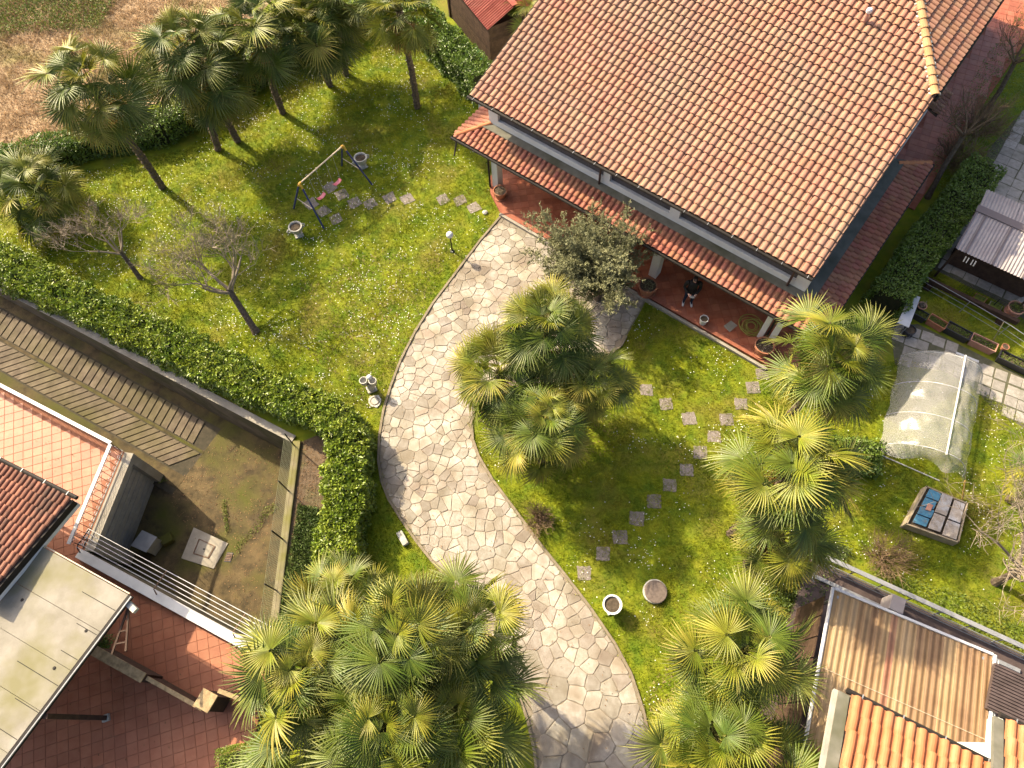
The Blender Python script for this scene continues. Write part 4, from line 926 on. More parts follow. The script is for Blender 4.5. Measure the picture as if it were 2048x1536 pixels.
palm_at((940, 1255), 5.2, 'palm of the big clump leaning over the flagstones', 22, nf=46, dead=4, yellow=.4, scale=1.0)
palm_at((915, 1420), 5.0, 'shaded palm of the big clump at the path edge', 23, nf=46, dead=5, scale=1.08, yellow=.25)
palm_at((620, 1500), 5.0, 'yellowing palm of the big clump beside the box bush', 24, nf=46, dead=6, scale=1.08, yellow=.8)
palm_at((690, 1205), 4.9, 'palm of the big clump at the end of the laurel hedge', 25, nf=34, dead=4, yellow=.7, scale=.85)
palm_at((2102, 960), 2.2, 'small palm at the garden edge behind the bare fruit tree', 26, nf=26, dead=2, scale=.8)
palm_at((1062, 8), 2.6, 'young palm between the shed and the big roof', 27, nf=26, dead=2, scale=.8)

# ------------------------------------------------------------------ olive tree and bare trees
def olive():
    base = G(1195, 598); e = empty('olive_tree', base, 'grey green olive tree between the porch and the path', 'tree'); rs = random.Random(4); rg = np.random.default_rng(4)
    cen = G(1182, 512, 2.15); tp = base + (0, 0, .8)
    MB().tube([base - (0, 0, .05), base + (0.05, 0, .5), tp], [.17, .13, .11], 9).build('trunk', M['bark'], e)
    mb = MB(); P = []; D = []
    R3 = np.array([2.6, 2.5, 1.5])
    for k in range(220):
        d = rand_dirs(1, rg)[0]; d[2] = d[2] * .9 + .15; end = cen + d * R3 * rs.uniform(.35, 1.0) * (1 + .2 * math.sin(3 * math.atan2(d[1], d[0])))
        mid = tp + (end - tp) * .45 + rg.normal(size=3) * .12; mb.tube([tp, mid, end], [.03, .014, .004], 4, cap=False)
        for _ in range(22):                                        # sprays
            s = mid + (end - mid) * rs.uniform(.2, 1.05); sd_ = unit(unit(end - tp) * .5 + rand_dirs(1, rg)[0] * .9 + np.array([0, 0, .55])); L = rs.uniform(.2, .42)
            t = rg.random(19); P.append(s + sd_ * (t * L)[:, None]); D.append(sd_ * .8 + rand_dirs(19, rg) * .75)
    P = np.vstack(P); D = np.vstack(D); n = len(P)
    mb.build('branches', M['twig'], e)
    link('crown', leaf_mesh('olive_crown', P, D, rand_dirs(n, rg) + (0, 0, .6), .085 * rg.uniform(.7, 1.3, n), .030 * rg.uniform(.8, 1.3, n), M['olive'], origin=base), e)
olive()
b = G(512, 664); t = b + (G(455, 575, 1.35) - b); bare_tree('bare_tree', b, (*t[:2], 1.25), .125, 1.5, 4, 'leafless fruit tree with a thick trunk leaning over the lawn', 11, limbs=6, spread=.8)
b = G(281, 557); t = G(238, 500, 1.2); bare_tree('bare_tree', b, (*t[:2], 1.1), .09, 1.15, 4, 'smaller leafless tree in the shade near the long hedge', 12, limbs=5)
b = G(1990, 1165); bare_tree('bare_tree', b, b + (.15, .1, 1.3), .11, 1.75, 4, 'leafless fruit tree spreading its twigs between the painted box and the terrace rail', 13, mat='twig', limbs=10, spread=.85)
b = G(2050, 1075); bare_tree('bare_tree', b, b + (-.2, .1, 1.5), .11, 1.75, 4, 'leafless fruit tree at the picture edge behind the painted wooden box', 16, mat='twig', limbs=9, spread=.85)
b = G(1855, 395); bare_tree('bare_tree', b, b + (.5, 1.0, 2.6), .10, 1.0, 3, 'knotty pruned tree at the corner of the side porch roof', 14, mat='twig_dark', limbs=6, spread=.6, up=.5)
b = G(1960, 240); bare_tree('bare_tree', b, b + (.3, .7, 2.6), .10, 1.0, 3, 'knotty pruned tree beside the tiled side yard', 15, mat='twig_dark', limbs=6, spread=.6, up=.5)
def twig_shrub(c, r, h, label, seed, mat='twig_dark', n=34):
    rs = random.Random(seed); e = empty('dry_shrub', c, label, 'shrub'); mb = MB()
    for k in range(n):
        a = rs.random() * 2 * PI; d = np.array([math.cos(a) * r * 1.2, math.sin(a) * r * 1.2, h * rs.uniform(.5, 1.2)]); L = np.linalg.norm(d) * .6
        branches(mb, np.asarray(c) + (rs.uniform(-.08, .08), rs.uniform(-.08, .08), 0), d, L, .010, 2, rs, .7, .3, 3, (1, 2))
    mb.build('stems', M[mat], e)
twig_shrub(G(1078, 1045), .42, .45, 'low dry brown shrub growing against the path edge', 21)
twig_shrub(G(1765, 1115), .6, .7, 'round leafless shrub above the terrace rail', 22)
twig_shrub(G(1950, 270), .9, 1.0, 'tangled leafless shrub below the pruned trees', 23, n=44)
twig_shrub(G(1905, 330), .8, .9, 'leafless shrub at the upper end of the dark hedge', 24, n=40)
weeds('ground_cover', [XY(*p) for p in [(1850, 330), (1960, 130), (2100, -60), (2150, 60), (2000, 300), (1950, 370), (1880, 400)]], 26000, 'patchy green ground cover under the leafless shrubs', (.07, .035), 0, .4, 14, 'laurel_dark')
weeds('field_scrub', [XY(*p) for p in [(-30, 10), (90, -40), (260, -30), (200, 60), (60, 70), (-20, 80)]], 9000, 'green scrub at the far edge of the dry field', (.12, .06), 0, .5, 15, 'weed')
weeds('garden_scrub', [XY(*p) for p in [(1900, 1180), (2090, 1270), (2090, 1350), (2000, 1300), (1790, 1180), (1720, 1130)]], 9000, 'low green plants along the terrace rail', (.07, .04), 0, .25, 16, 'weed')

# ------------------------------------------------------------------ grass blades and daisies
LG = [XY(*p) for p in [(-60, 455), (0, 380), (370, 300), (560, 170), (760, 60), (830, 90), (965, 200), (930, 275), (985, 335), (998, 425)] + PL[1:10] + [(745, 960), (742, 860), (690, 812), (610, 775), (400, 690), (200, 595), (0, 505)]]
SG = [XY(*p) for p in PL[9:16] + [(860, 1150), (730, 1160), (700, 1150), (735, 1000), (745, 930)]]
RG = [XY(*p) for p in [(1290, 600), (1540, 735), (1620, 780), (1790, 720), (1900, 730), (1990, 800), (2110, 870), (2110, 1270), (1700, 1110), (1600, 1200), (1560, 1400), (1420, 1600), (1315, 1600)] + PR[::-1][2:19]]
def grass(name, poly, dens, mat, h=.055, w=.017, seed=1, z=.004, k=3):
    rg = np.random.default_rng(seed); lo, hi = np.min(poly, 0), np.max(poly, 0); q = scatter(poly, np.prod(hi - lo) * dens, rg); q = np.repeat(q, k, 0); n = len(q)
    a = rg.random(n) * 2 * PI; q = q + rg.normal(size=(n, 2)) * .02; hh = h * rg.uniform(.5, 1.5, n) * (1 + .7 * lump(np.column_stack([q, q[:, 0] * 0]), 3.5, 77)); ln = rg.normal(size=(n, 2)) * .7
    V = np.empty((n, 3, 3)); sx = np.column_stack([np.cos(a), np.sin(a)]) * w / 2
    V[:, 0, :2] = q - sx; V[:, 1, :2] = q + sx; V[:, :2, 2] = z - .004; V[:, 2, :2] = q + ln * hh[:, None]; V[:, 2, 2] = z + hh
    c = np.array([*q.mean(0), 0]); me = np_mesh(name, (V - c).reshape(-1, 3), np.arange(n * 3).reshape(-1, 3), [mat]); return link(name, me, None, tuple(c), kind='stuff', label=None)
tag(grass('grass', LG, 330, M['blade'], seed=1), 'short lawn grass of the large garden round the swing', 'grass')
tag(grass('grass', SG, 330, M['blade'], seed=2), 'grass strip between the hedge corner and the path', 'grass')
tag(grass('grass', RG, 330, M['blade'], seed=3), 'lawn grass of the smaller garden below the porch', 'grass')
tag(grass('grass', [XY(*p) for p in [(1840, 560), (1880, 545), (2110, 680), (2110, 760), (1990, 700), (1860, 625)]], 300, M['blade'], seed=7), 'rough grass strip between the planter row and the wire rail', 'grass')
tag(grass('dry_grass', [XY(*p) for p in [(-200, 330), (0, 310), (130, 265), (330, 180), (480, 60), (560, -60), (200, -120), (-200, -60)]], 130, M['dry_blade'], h=.16, w=.03, seed=4), 'straw coloured dry grass of the field behind the palms', 'grass')
tag(grass('straw', [XY(*p) for p in [(600, 560), (760, 500), (900, 500), (860, 605), (800, 715), (765, 830), (740, 840), (690, 760), (590, 700)]], 70, M['dry_blade'], h=.05, w=.02, seed=9), 'faded straw coloured grass along the inner side of the curved path', 'grass')
tag(grass('straw', [XY(*p) for p in [(1290, 1380), (1370, 1280), (1400, 1440), (1330, 1500)]], 90, M['dry_blade'], h=.05, w=.02, seed=10), 'worn straw coloured patch by the palms at the lower path end', 'grass')
def daisies(name, poly, n, label, seed, clumps=60, sig=.45):
    rg = np.random.default_rng(seed); c = scatter(poly, clumps * 6, rg)[:clumps]; k = rg.integers(0, len(c), n); q = np.vstack([c[k] + rg.normal(size=(n, 2)) * sig * rg.uniform(.4, 1.6, (n, 1)), scatter(poly, n * .22, rg)])
    q = q[inside(poly, q)]; m = len(q); r = rg.uniform(.009, .019, m)[:, None]; z = rg.uniform(.05, .085, m); t = rg.normal(size=(m, 2)) * .25
    V = np.empty((m, 7, 3)); V[:, 0, :2] = q; V[:, 0, 2] = z + .002
    for j in range(6):
        d = np.array([math.cos(j * PI / 3), math.sin(j * PI / 3)]); V[:, j + 1, :2] = q + d * r; V[:, j + 1, 2] = z + (t @ d) * r[:, 0]
    F = (np.arange(m)[:, None, None] * 7 + np.array([[0, j + 1, (j + 1) % 6 + 1] for j in range(6)])[None]).reshape(-1, 3); o = np.array([*q.mean(0), 0])
    link(name, np_mesh(name, (V - o).reshape(-1, 3), F, [M['daisy']]), None, tuple(o), label=label, cat='daisies', kind='stuff')
daisies('daisies', LG, 3800, 'white daisies sprinkled over the large lawn round the swing', 1, 90, .55)
daisies('daisies', RG, 1200, 'white daisies scattered over the smaller lawn below the porch', 2, 60, .35)
# ------------------------------------------------------------------ stepping stones
ORD = ['first', 'second', 'third', 'fourth', 'fifth', 'sixth', 'seventh', 'eighth', 'ninth', 'tenth', 'eleventh', 'twelfth', 'thirteenth', 'fourteenth']
def step_stones(pxs, fmt, group, az, s=.49, rough=.0, z=.03):
    rs = random.Random(len(pxs))
    for i, p in enumerate(pxs):
        c = G(*p); h = s / 2 * rs.uniform(.95, 1.03); a = az + rs.uniform(-.12, .12); R2 = np.array([[math.cos(a), -math.sin(a)], [math.sin(a), math.cos(a)]])
        poly = np.array([c[:2] + R2 @ (np.array(q) * h + np.array([rs.uniform(-rough, rough), rs.uniform(-rough, rough)])) for q in ((-1, -1), (0, -1.0), (1, -1), (1, 0), (1, 1), (0, 1), (-1, 1), (-1, 0))])
        V, F = stone_mesh(poly, -.02, .02 + z, rs, .01); MB().add(V, F).build('stepping_stone', M['gravelslab'], label=fmt.format(ORD[i]), cat='stepping stone', group=group)
azs = math.atan2(*(XY(1206, 1108) - XY(1240, 1074))[::-1]) + PI / 4 - .75
step_stones([(1525, 748), (1506, 775), (1482, 808), (1453, 840), (1428, 873), (1401, 905), (1373, 940), (1339, 970), (1308, 1003), (1274, 1037), (1240, 1074), (1206, 1108), (1168, 1146)], 'square gravel stepping stone, {} of the long row from the porch end', 'stepping stones in the long row', azs + .75, rough=.02, z=.018)
step_stones([(1293, 780), (1332, 808), (1378, 837)], 'square gravel stepping stone, {} of the short row from the palm clump', 'stepping stones in the short row', azs + .75, rough=.02, z=.018)
step_stones([(948, 415), (920, 401), (886, 399), (815, 398), (779, 396), (741, 407), (709, 405), (684, 389), (661, 375)], 'pale gravel stepping stone, {} from the porch on the way to the swing', 'stepping stones to the swing', .5, .52, rough=.025, z=.018)
step_stones([(672, 438), (647, 423), (622, 408)], 'pale gravel stepping stone, {} in the branch under the near swing seat', 'stepping stones under the near seat', .5, .52, rough=.025, z=.018)
# ------------------------------------------------------------------ swing
def swing():
    Z = 1.95; a, b = G(598, 368, Z), G(686, 291, Z); d = unit(b - a); mid = (a + b) / 2; n = np.array([d[1], -d[0], 0]); n = n if n[1] < 0 else -n
    e = empty('swing_set', (*mid[:2], 0), 'blue and yellow metal swing set with two pink seats on the lawn', 'swing')
    a, b = mid - d * 1.28, mid + d * 1.28
    MB().tube([a - d * .02, b + d * .02], .030, 8).build('top_bar', M['cream'], e)
    for q in (a, b):
        MB().tube([q - d * .0 + UP * .0, q + d * (.10 if q is a else -.10)], .048, 8).build('bracket', M['yellow'], e)
        for s in (-1, 1):
            f = np.array([*(q + n * s * .92 - (d if q is a else -d) * .22)[:2], 0]); h = q + n * s * .12 - UP * .2
            MB().tube([q + n * s * .02 - UP * .01, h], .044, 8).build('bracket', M['yellow'], e)
            MB().tube([h + (q - h) * .1, f], .040, 8).build('leg', M['bluemetal'], e)
        p1 = q + n * .55 + UP * (-Z * .58) - (d if q is a else -d) * .10; p2 = q - n * .55 + UP * (-Z * .58) - (d if q is a else -d) * .10
        MB().tube([p1, p2], .018, 6).build('brace', M['cream'], e)
    for t in (-.55, .42):
        c = mid + d * t; sz = .48; pts = []; V = []
        for i, x in enumerate(np.linspace(-.21, .21, 9)):
            zz = sz + 1.6 * x * x
            for y in (-.085, .085): V += [c * (1, 1, 0) + d * x + n * y + UP * zz]
        V2 = [np.array(v) - UP * .02 for v in V]
        F = [(2 * i, 2 * i + 1, 2 * i + 3, 2 * i + 2) for i in range(8)]; F2 = [tuple(18 + k for k in f[::-1]) for f in F]; sd = []
        for i in range(8): sd += [(2 * i + 2, 2 * i + 20, 2 * i + 18, 2 * i), (2 * i + 1, 2 * i + 19, 2 * i + 21, 2 * i + 3)]
        sd += [(0, 18, 19, 1), (16, 17, 35, 34)]
        MB().add(V + V2, F + F2 + sd).build('seat', M['pink'], e)
        for x in (-.21, .21): MB().tube([c * (1, 1, 0) + d * x + UP * (sz + .07), c * (1, 1, 0) + d * x + UP * Z], .007, 4).build('rope', M['rope'], e)
swing()
# ------------------------------------------------------------------ urns, pots, lamp and other garden things
def urn(base, s, label, handles=True, mat='whitestone', plant=False, name='garden_urn'):
    e = empty(name, base, label, 'urn'); c = np.asarray(base, float)
    MB().box(c[0], c[1], 0, .08 * s, .42 * s, .42 * s, .4).build('plinth', M[mat], e, bevel=.012)
    MB().lathe([(r * s, z * s) for r, z in [(.0, .08), (.17, .08), (.17, .12), (.10, .18), (.10, .22), (.22, .30), (.29, .42), (.32, .56), (.34, .64), (.34, .68), (.28, .68), (.26, .60), (0, .60)]], c, 22).build('bowl', M[mat], e, smooth=False)
    MB().lathe([(0, .615 * s), (.15 * s, .63 * s), (.262 * s, .605 * s)], c, 16).build('soil', M['soil'], e)
    if handles:
        for a in (.5, .5 + PI):
            d = np.array([math.cos(a), math.sin(a), 0])
            MB().tube([c + d * .28 * s + UP * .42 * s, c + d * .42 * s + UP * .44 * s, c + d * .45 * s + UP * .54 * s, c + d * .38 * s + UP * .62 * s, c + d * .32 * s + UP * .62 * s], .045 * s, 7).build('handle', M[mat], e)
    return e
urn(G(598, 470), .85, 'white stone urn with handles standing before the near swing leg')
urn(G(726, 333), .85, 'white stone urn with handles behind the far swing leg')
urn(G(1221, 1215), .92, 'plain round white urn at the end of the long stepping stone row', handles=False, mat='whitepot')
c = G(905, 503); e = empty('garden_lamp', c, 'short black lamp post with a white globe beside the path', 'lamp')
MB().tube([c, c + UP * .92], .03, 8).build('post', M['black'], e); MB().lathe([(.09, 0), (.09, .03), (.04, .06)], c, 12).build('base', M['black'], e)
MB().lathe([(.05, .90), (.08, .93), (.08, .96)], c, 12).build('collar', M['black'], e); MB().ball(c + UP * 1.10, .15, 16).build('globe', M['globe'], e, smooth=True)
def twin_pot():
    c = G(744, 779); e = empty('twin_planter', c, 'white statue like planter with two round pots and a knob beside the path', 'planter')
    MB().box(c[0], c[1], 0, .10, .36, .30, .4).build('base', M['whitestone'], e, bevel=.02)
    MB().lathe([(.12, .10), (.15, .22), (.10, .42), (.09, .52)], c, 12).build('stem', M['whitestone'], e)
    for s in (-1, 1):
        q = c + np.array([.17 * s, -.02 * s, .0])
        MB().lathe([(.04, .42), (.10, .48), (.145, .66), (.15, .78), (.125, .78), (.115, .66), (0, .62)], q, 16).build('pot', M['whitestone'], e)
        MB().tube([c + UP * .34, q + UP * .46], .05, 6).build('arm', M['whitestone'], e)
    MB().ball(c + np.array([.06, .12, .80]), .10, 12).build('knob', M['globe'], e, smooth=True)
twin_pot()
c = G(750, 803); e = empty('drain_ring', c, 'round well cover set in a rough stone block beside the path edge', 'cover')
rs2 = random.Random(8); V, F = stone_mesh(np.array([c[:2] + .27 * rs2.uniform(.9, 1.1) * np.array([math.cos(t), math.sin(t)]) for t in np.linspace(0, 2 * PI, 9)[:-1] + .3]), -.02, .07, rs2); MB().add(V, F).build('block', M['whitestone'], e)
MB().lathe([(.17, .0), (.17, .075), (.15, .078), (.145, .06)], c, 20).build('rim', M['edging'], e); MB().lathe([(.14, .06), (.05, .072), (0, .073)], c, 18).build('lid', M['whitestone'], e)
c = G(806, 1078); sb = MB(); sb.box(c[0], c[1], -.02, .17, .22, .52, math.radians(28)); sb.build('stone_fragment', M['whitestone'], bevel=.03, label='broken pale stone block lying in the grass below the hedge', cat='stone')
c = G(970, 426); MB().lathe([(.0, 0), (.10, 0), (.12, .06), (.06, .10), (0, .11)], c, 9).build('white_rock', M['whitestone'], label='small white rock at the porch end of the swing stones', cat='rock')
c = G(1309, 1184); e = empty('well_cover', c, 'round brown concrete well cover in the lawn', 'well cover')
MB().lathe([(.39, -.05), (.39, .14), (.35, .15)], c, 28).build('rim', M['whitestone'], e); MB().lathe([(.365, .08), (.365, .175), (.35, .185), (0, .192)], c + np.array([.015, -.02, 0]), 28).build('lid', mk('brown_concrete', (.13, .10, .085), (.19, .15, .125), 12, .9, .4, 40), e)
def pot(base, r, h, label, mat='terracotta', name='flower_pot', n=20, plant=None, z=0.148, cat='pot', saucer=True):
    c = np.array([base[0], base[1], z]); e = empty(name, c, label, cat)
    MB().lathe([(0, .005), (r * .70, .005), (r * .95, h * .82), (r * .97, h * .82), (r * 1.04, h * .84), (r * 1.04, h), (r * .92, h), (r * .88, h * .86), (0, h * .86)], c, n).build('body', M[mat], e)
    MB().lathe([(0, h * .89), (r * .5, h * .91), (r * .87, h * .88)], c, 14).build('soil', M['soil'], e)
    if saucer: MB().lathe([(0, .003), (r * .95, .003), (r * 1.02, .04), (r * .97, .04), (r * .9, .012)], c, n).build('saucer', M[mat], e)
    if plant:
        rg = np.random.default_rng(plant[1]); m = plant[0]; P = rg.normal(size=(m, 3)) * (r * .4, r * .4, .05) + (0, 0, h * .9 + .05); D = rand_dirs(m, rg); D[:, 2] = abs(D[:, 2]) + .2
        link('plant', leaf_mesh('pot_plant', P, D, rand_dirs(m, rg) + (0, 0, 1), .08 * rg.uniform(.6, 1.4, m), .02 * rg.uniform(.7, 1.3, m), M[plant[2]]), e)
    return e
pot(G(1001, 393, .15), .29, .40, 'large terracotta pot with dry soil beside the first porch column', plant=(60, 3, 'twig'))
pot(G(1293, 583, .15), .36, .48, 'large terracotta pot between the olive tree and the middle column', plant=(160, 4, 'olive'))
pot(G(1523, 702, .15), .36, .46, 'large terracotta pot in front of the double white column', plant=(60, 5, 'twig'))
pot(G(1405, 646, .15), .17, .34, 'small white plastic pot near the porch edge', 'whitepot', 'flower_pot', 8, None, saucer=False)
q = [G(*p, .17) for p in ((1462, 641), (1475, 651), (1459, 664), (1447, 652))]
MB().prism(q, .149, .175).build('loose_tile', M['concrete'], bevel=.006, label='single pale square slab lying on the porch floor', cat='slab')
hc = G(1503, 653, .16); hb = MB(); pts = []; rsh = random.Random(2)
for i in range(150):
    t = i * .33; r = .36 + .09 * math.sin(i * .21) + .05 * math.sin(i * .07 + 1); cx, cy = .07 * math.sin(i * .043), .06 * math.cos(i * .057)
    pts.append(hc + (r * math.cos(t) + cx, r * math.sin(t) + cy, .012 + .10 * abs(math.sin(i * .13)) * (i / 150)))
for i in range(50):
    t = i * .33; r = .17 + .06 * math.sin(i * .3); pts.append(hc + (r * math.cos(t), r * math.sin(t) - .05, .03 + .06 * abs(math.sin(i * .2))))
hb.tube(pts, .013, 5); hb.build('garden_hose', M['hose'], label='coiled yellow garden hose on the porch floor', cat='hose', smooth=True)
# ------------------------------------------------------------------ shed with red sheet roof, green netting
def corrugated(parent, name, o, ax, ay, nx, pitch, amp, mat, thick=0.0, sub=6):
    """one corrugated sheet: waves across ax (total length nx*pitch), straight along ay (vector)"""
    ax = unit(ax); ay = np.asarray(ay, float); nz = unit(np.cross(ax, ay)); V = []; m = nx * sub + 1
    for i in range(m):
        x = i / sub * pitch; z = amp * math.sin(2 * PI * i / sub)
        V += [o + ax * x + nz * z, o + ax * x + nz * z + ay]
    mb = MB().add(V, [(2 * i, 2 * i + 2, 2 * i + 3, 2 * i + 1) for i in range(m - 1)]); return mb.build(name, mat, parent)
def shed():
    z0 = 2.25; e0, e1, e2 = G(975, 60, z0), G(880, -55, z0), G(1048, 8, z0)
    ax = unit(e1 - e0); bx = unit(e2 - e0); bx = unit(bx - ax * (bx @ ax)); c = e0
    e = empty('wooden_shed', (*c[:2], 0), 'dark plank shed with a red corrugated roof at the top of the garden', 'shed')
    L, W = 4.6, 2.9; rid = .65
    o = e0 - ax * .0; a = o + ax * .18 + bx * .18
    for k in range(11):                                            # plank walls
        z = .02 + k * .195
        for p, d, l in ((a, ax, L - .3), (a, bx, W - .36)):
            q = np.array([*p[:2], z]); MB().obox(q + np.cross(d, UP) * 0, d * l, (bx if d is ax else ax) * .03, UP * .188).build('plank', M['wood_dark'], e)
    for p in (a, a + bx * (W - .36), a + ax * (L - .3)): MB().box(p[0], p[1], 0, z0 - .05, .12, .12, math.atan2(ax[1], ax[0])).build('corner_post', M['wood_dark'], e)
    rz = np.array([0, 0, rid]); half = bx * W / 2
    for k in range(5):
        q = o + ax * (k * .93); n = 9 if k < 4 else 8
        corrugated(e, 'roof_sheet', q + UP * (.004 * k), ax, half + rz, n, .13, .026, M['redsheet'])
    for k in range(5):
        q = o + ax * (k * .93) + bx * W; corrugated(e, 'roof_sheet', q + UP * (.004 * k), ax, -half + rz, 9, .13, .026, M['redsheet'])
    MB().bar(o + half + rz + UP * .03, o + half + rz + ax * 4.7 + UP * .03, .28, .02).build('ridge_cap', M['redsheet'], e)
    MB().prism([q[:2] for q in (a + ax * .1 + bx * .1, a + ax * (L - .4) + bx * .1, a + ax * (L - .4) + bx * (W - .5), a + ax * .1 + bx * (W - .5))], 0, 1.9).build('inner_wall', M['wood_dark'], e)
shed()
c = G(983, 104); rgn = np.random.default_rng(4); mb = MB(); n = 12
V = []
for i in range(n + 1):
    for j in range(n + 1):
        x, y = (i / n - .5) * 1.5, (j / n - .5) * 1.0; rr = (x / .75) ** 2 + (y / .5) ** 2
        V.append(c + (x * (1 + .1 * math.sin(5 * y)), y, max(.01, .42 * (1 - rr) + .05 * math.sin(9 * x + 4 * y) + rgn.uniform(-.03, .03))))
F = [(i * (n + 1) + j, (i + 1) * (n + 1) + j, (i + 1) * (n + 1) + j + 1, i * (n + 1) + j + 1) for i in range(n) for j in range(n)]
mb.add(V, F).build('netting_heap', M['greennet'], label='crumpled green garden netting heaped behind the laurel hedge', cat='netting')
# ------------------------------------------------------------------ paved yard, sheet roofed store, rails, table
def grid_pave(name, poly, z, az, s, gap, mat, joint, maxn=300, skip=.0, jitter=.01, seed=2, h=.012):
    ob = flat(name, poly, z, M[joint], kind='structure'); rs = random.Random(seed); p = np.asarray(poly)[:, :2]; c = p.mean(0); x = np.array([math.cos(az), math.sin(az)]); y = np.array([-x[1], x[0]]); T = []
    N = int(np.ptp(p, axis=0).max() / s) + 2
    for i in range(-N, N):
        for j in range(-N, N):
            q = c + x * i * s + y * (j + .5 * (i % 2) * 0) * s
            if rs.random() < skip: continue
            cs = np.array([q + x * a * s * .45 + y * b * s * .45 for a in (-1, 1) for b in (-1, 1)])
            if inside(p, cs).sum() >= 3:
                an = az + rs.gauss(0, .012); xx = np.array([math.cos(an), math.sin(an), rs.gauss(0, .008)]); xx = unit(xx); yy = unit(np.cross((0, 0, 1.0), xx)); T.append(frame((q[0] + rs.gauss(0, jitter), q[1] + rs.gauss(0, jitter), z), xx, yy, np.cross(xx, yy)))
    hh = s / 2 - gap; bv = [(-hh, -hh, 0), (hh, -hh, 0), (hh, hh, 0), (-hh, hh, 0), (-hh + .008, -hh + .008, h), (hh - .008, -hh + .008, h), (hh - .008, hh - .008, h), (-hh + .008, hh - .008, h)]
    pieces(ob, 'paver', 'pavers', bv, tf, T, M[mat], maxn); return ob
paz = math.atan2(*(XY(2048, 560) - XY(1912, 497))[::-1])
grid_pave('paved_yard', [XY(*p) for p in [(1975, 300), (2110, 150), (2140, 420), (2110, 680), (1990, 600), (1860, 535), (1890, 470), (1955, 400)]], .006, paz, .52, .012, 'paver', 'paver_joint', 160, .06)
grid_pave('garden_path', [XY(*p) for p in [(1780, 655), (1835, 648), (1900, 680), (2090, 775), (2090, 880), (1990, 822), (1940, 770), (1880, 740), (1790, 730)]], .006, paz + .15, .47, .022, 'paver', 'paver_joint', 120, .05, .02)
def store():
    z0 = 2.1; a, b = G(1912, 497, z0), G(1987, 384, z0); r = G(1958, 428, z0 + .28); q = G(2100, 583, z0)
    ax = unit(q - a); ay = b - a; ay = ay - ax * (ay @ ax); W = np.linalg.norm(ay); ayu = ay / W
    e = empty('open_store', (*a[:2], 0), 'open garden store under a grey corrugated sheet roof', 'shed'); rv = ayu * (W * .58)
    for k in range(4):
        n = (3, 8, 9, 9)[k]; o = a + ax * ((0, .36, 1.32, 2.4)[k]) + UP * (.003 * k)
        corrugated(e, 'roof_sheet', o, ax, rv + UP * .28, n, .118, .017, M['greysheet'])
        corrugated(e, 'roof_sheet', o + ay, ax, -(ay - rv) + UP * .28, n, .118, .017, M['greysheet'])
        MB().bar(o + UP * .022, o + rv + UP * .302, .06, .02).build('sheet_joint', M['greyridge'], e)
    MB().bar(a + rv + UP * .30 - ax * .06, a + rv + UP * .30 + ax * 3.5, .34, .03).build('ridge_cap', M['greyridge'], e)
    for s, t in ((.15, .1), (3.2, .1), (.15, .9), (3.2, .9)):
        p = a + ax * s + ay * t; MB().tube([(*p[:2], 0), (*p[:2], z0 + .02)], .045, 6).build('post', M['wood_dark'], e)
    for t in (.08, .92): p = a + ay * t; MB().bar(p + ax * .05 - UP * .06, p + ax * 3.4 - UP * .06, .08, .10).build('beam', M['wood_dark'], e)
    wp = a + ay * .5 + ax * .3; MB().prism([(wp + ax * s + ayu * t)[:2] for s, t in ((0, -.5), (3, -.5), (3, .5), (0, .5))], .02, 1.0).build('wood_pile', M['wood_dark'], e, bevel=.05)
    p = a - ayu * .35; bm = empty('timber_beam', (*p[:2], 0), 'long dark timber beam lying in front of the open store', 'beam')
    MB().bar((*(p + ax * -.1)[:2], .42), (*(p + ax * 3.4)[:2], .42), .16, .2).build('beam', M['wood_dark'], bm)
    for s in (.1, 2.9): w = p + ax * s; MB().box(w[0], w[1], 0, .32, .22, .3, paz).build('support_block', M['wood_dark'], bm)
    for i, s in enumerate((.45, .56, .72, .82)):
        w = a + ax * s - ayu * .05; MB().bar(w - UP * .10, w - ayu * .22 - UP * .16, .035, .02).build('hanging_strip', M['whitestone'], e)
store()
def garden_rail():
    e = empty('garden_rail', G(1840, 545), 'low wire rail with thin metal posts before the paved yard', 'fence'); L1 = [G(1838, 545, .75), G(1940, 603, .75), G(2020, 650, .75), G(2080, 690, .75)]
    for p in L1: MB().tube([(*p[:2], 0), p], .014, 5).build('post', M['steel'], e)
    MB().tube(L1, .012, 5).build('top_rail', M['steel'], e)
    for z in (.45, .2): MB().tube([(*p[:2], z) for p in L1], .007, 4).build('wire', M['steel'], e)
    L2 = [G(1878, 540, .6), G(2000, 598, .6), G(2080, 640, .6)]
    MB().tube(L2, .010, 5).build('wire', M['black'], e)
    for p in L2: MB().tube([(*p[:2], 0), p], .014, 5).build('post', M['black'], e)
    for k in range(26):
        p = L2[0] + (L2[2] - L2[0]) * (k + 8) / 36; MB().tube([(*p[:2], .05), (*p[:2], .6)], .006, 4).build('bar', M['black'], e)
garden_rail()
def table():
    z = .74; c = [G(*p, z) for p in ((1822, 588), (1841, 594), (1818, 655), (1795, 645))]; e = empty('metal_table', (*np.mean(c, 0)[:2], 0), 'narrow white metal table half under the dark hedge', 'table')
    MB().prism(c, z - .03, z).build('top', M['whitemetal'], e, bevel=.008); m = np.mean(c, 0)
    for q in c: p = m + (q - m) * .85; MB().tube([(*p[:2], 0), (*p[:2], z - .03)], .018, 6).build('leg', M['steel'], e)
table()
pot(G(1812, 668), .22, .36, 'black round pot under the white metal table', 'blackplast', z=0.0)
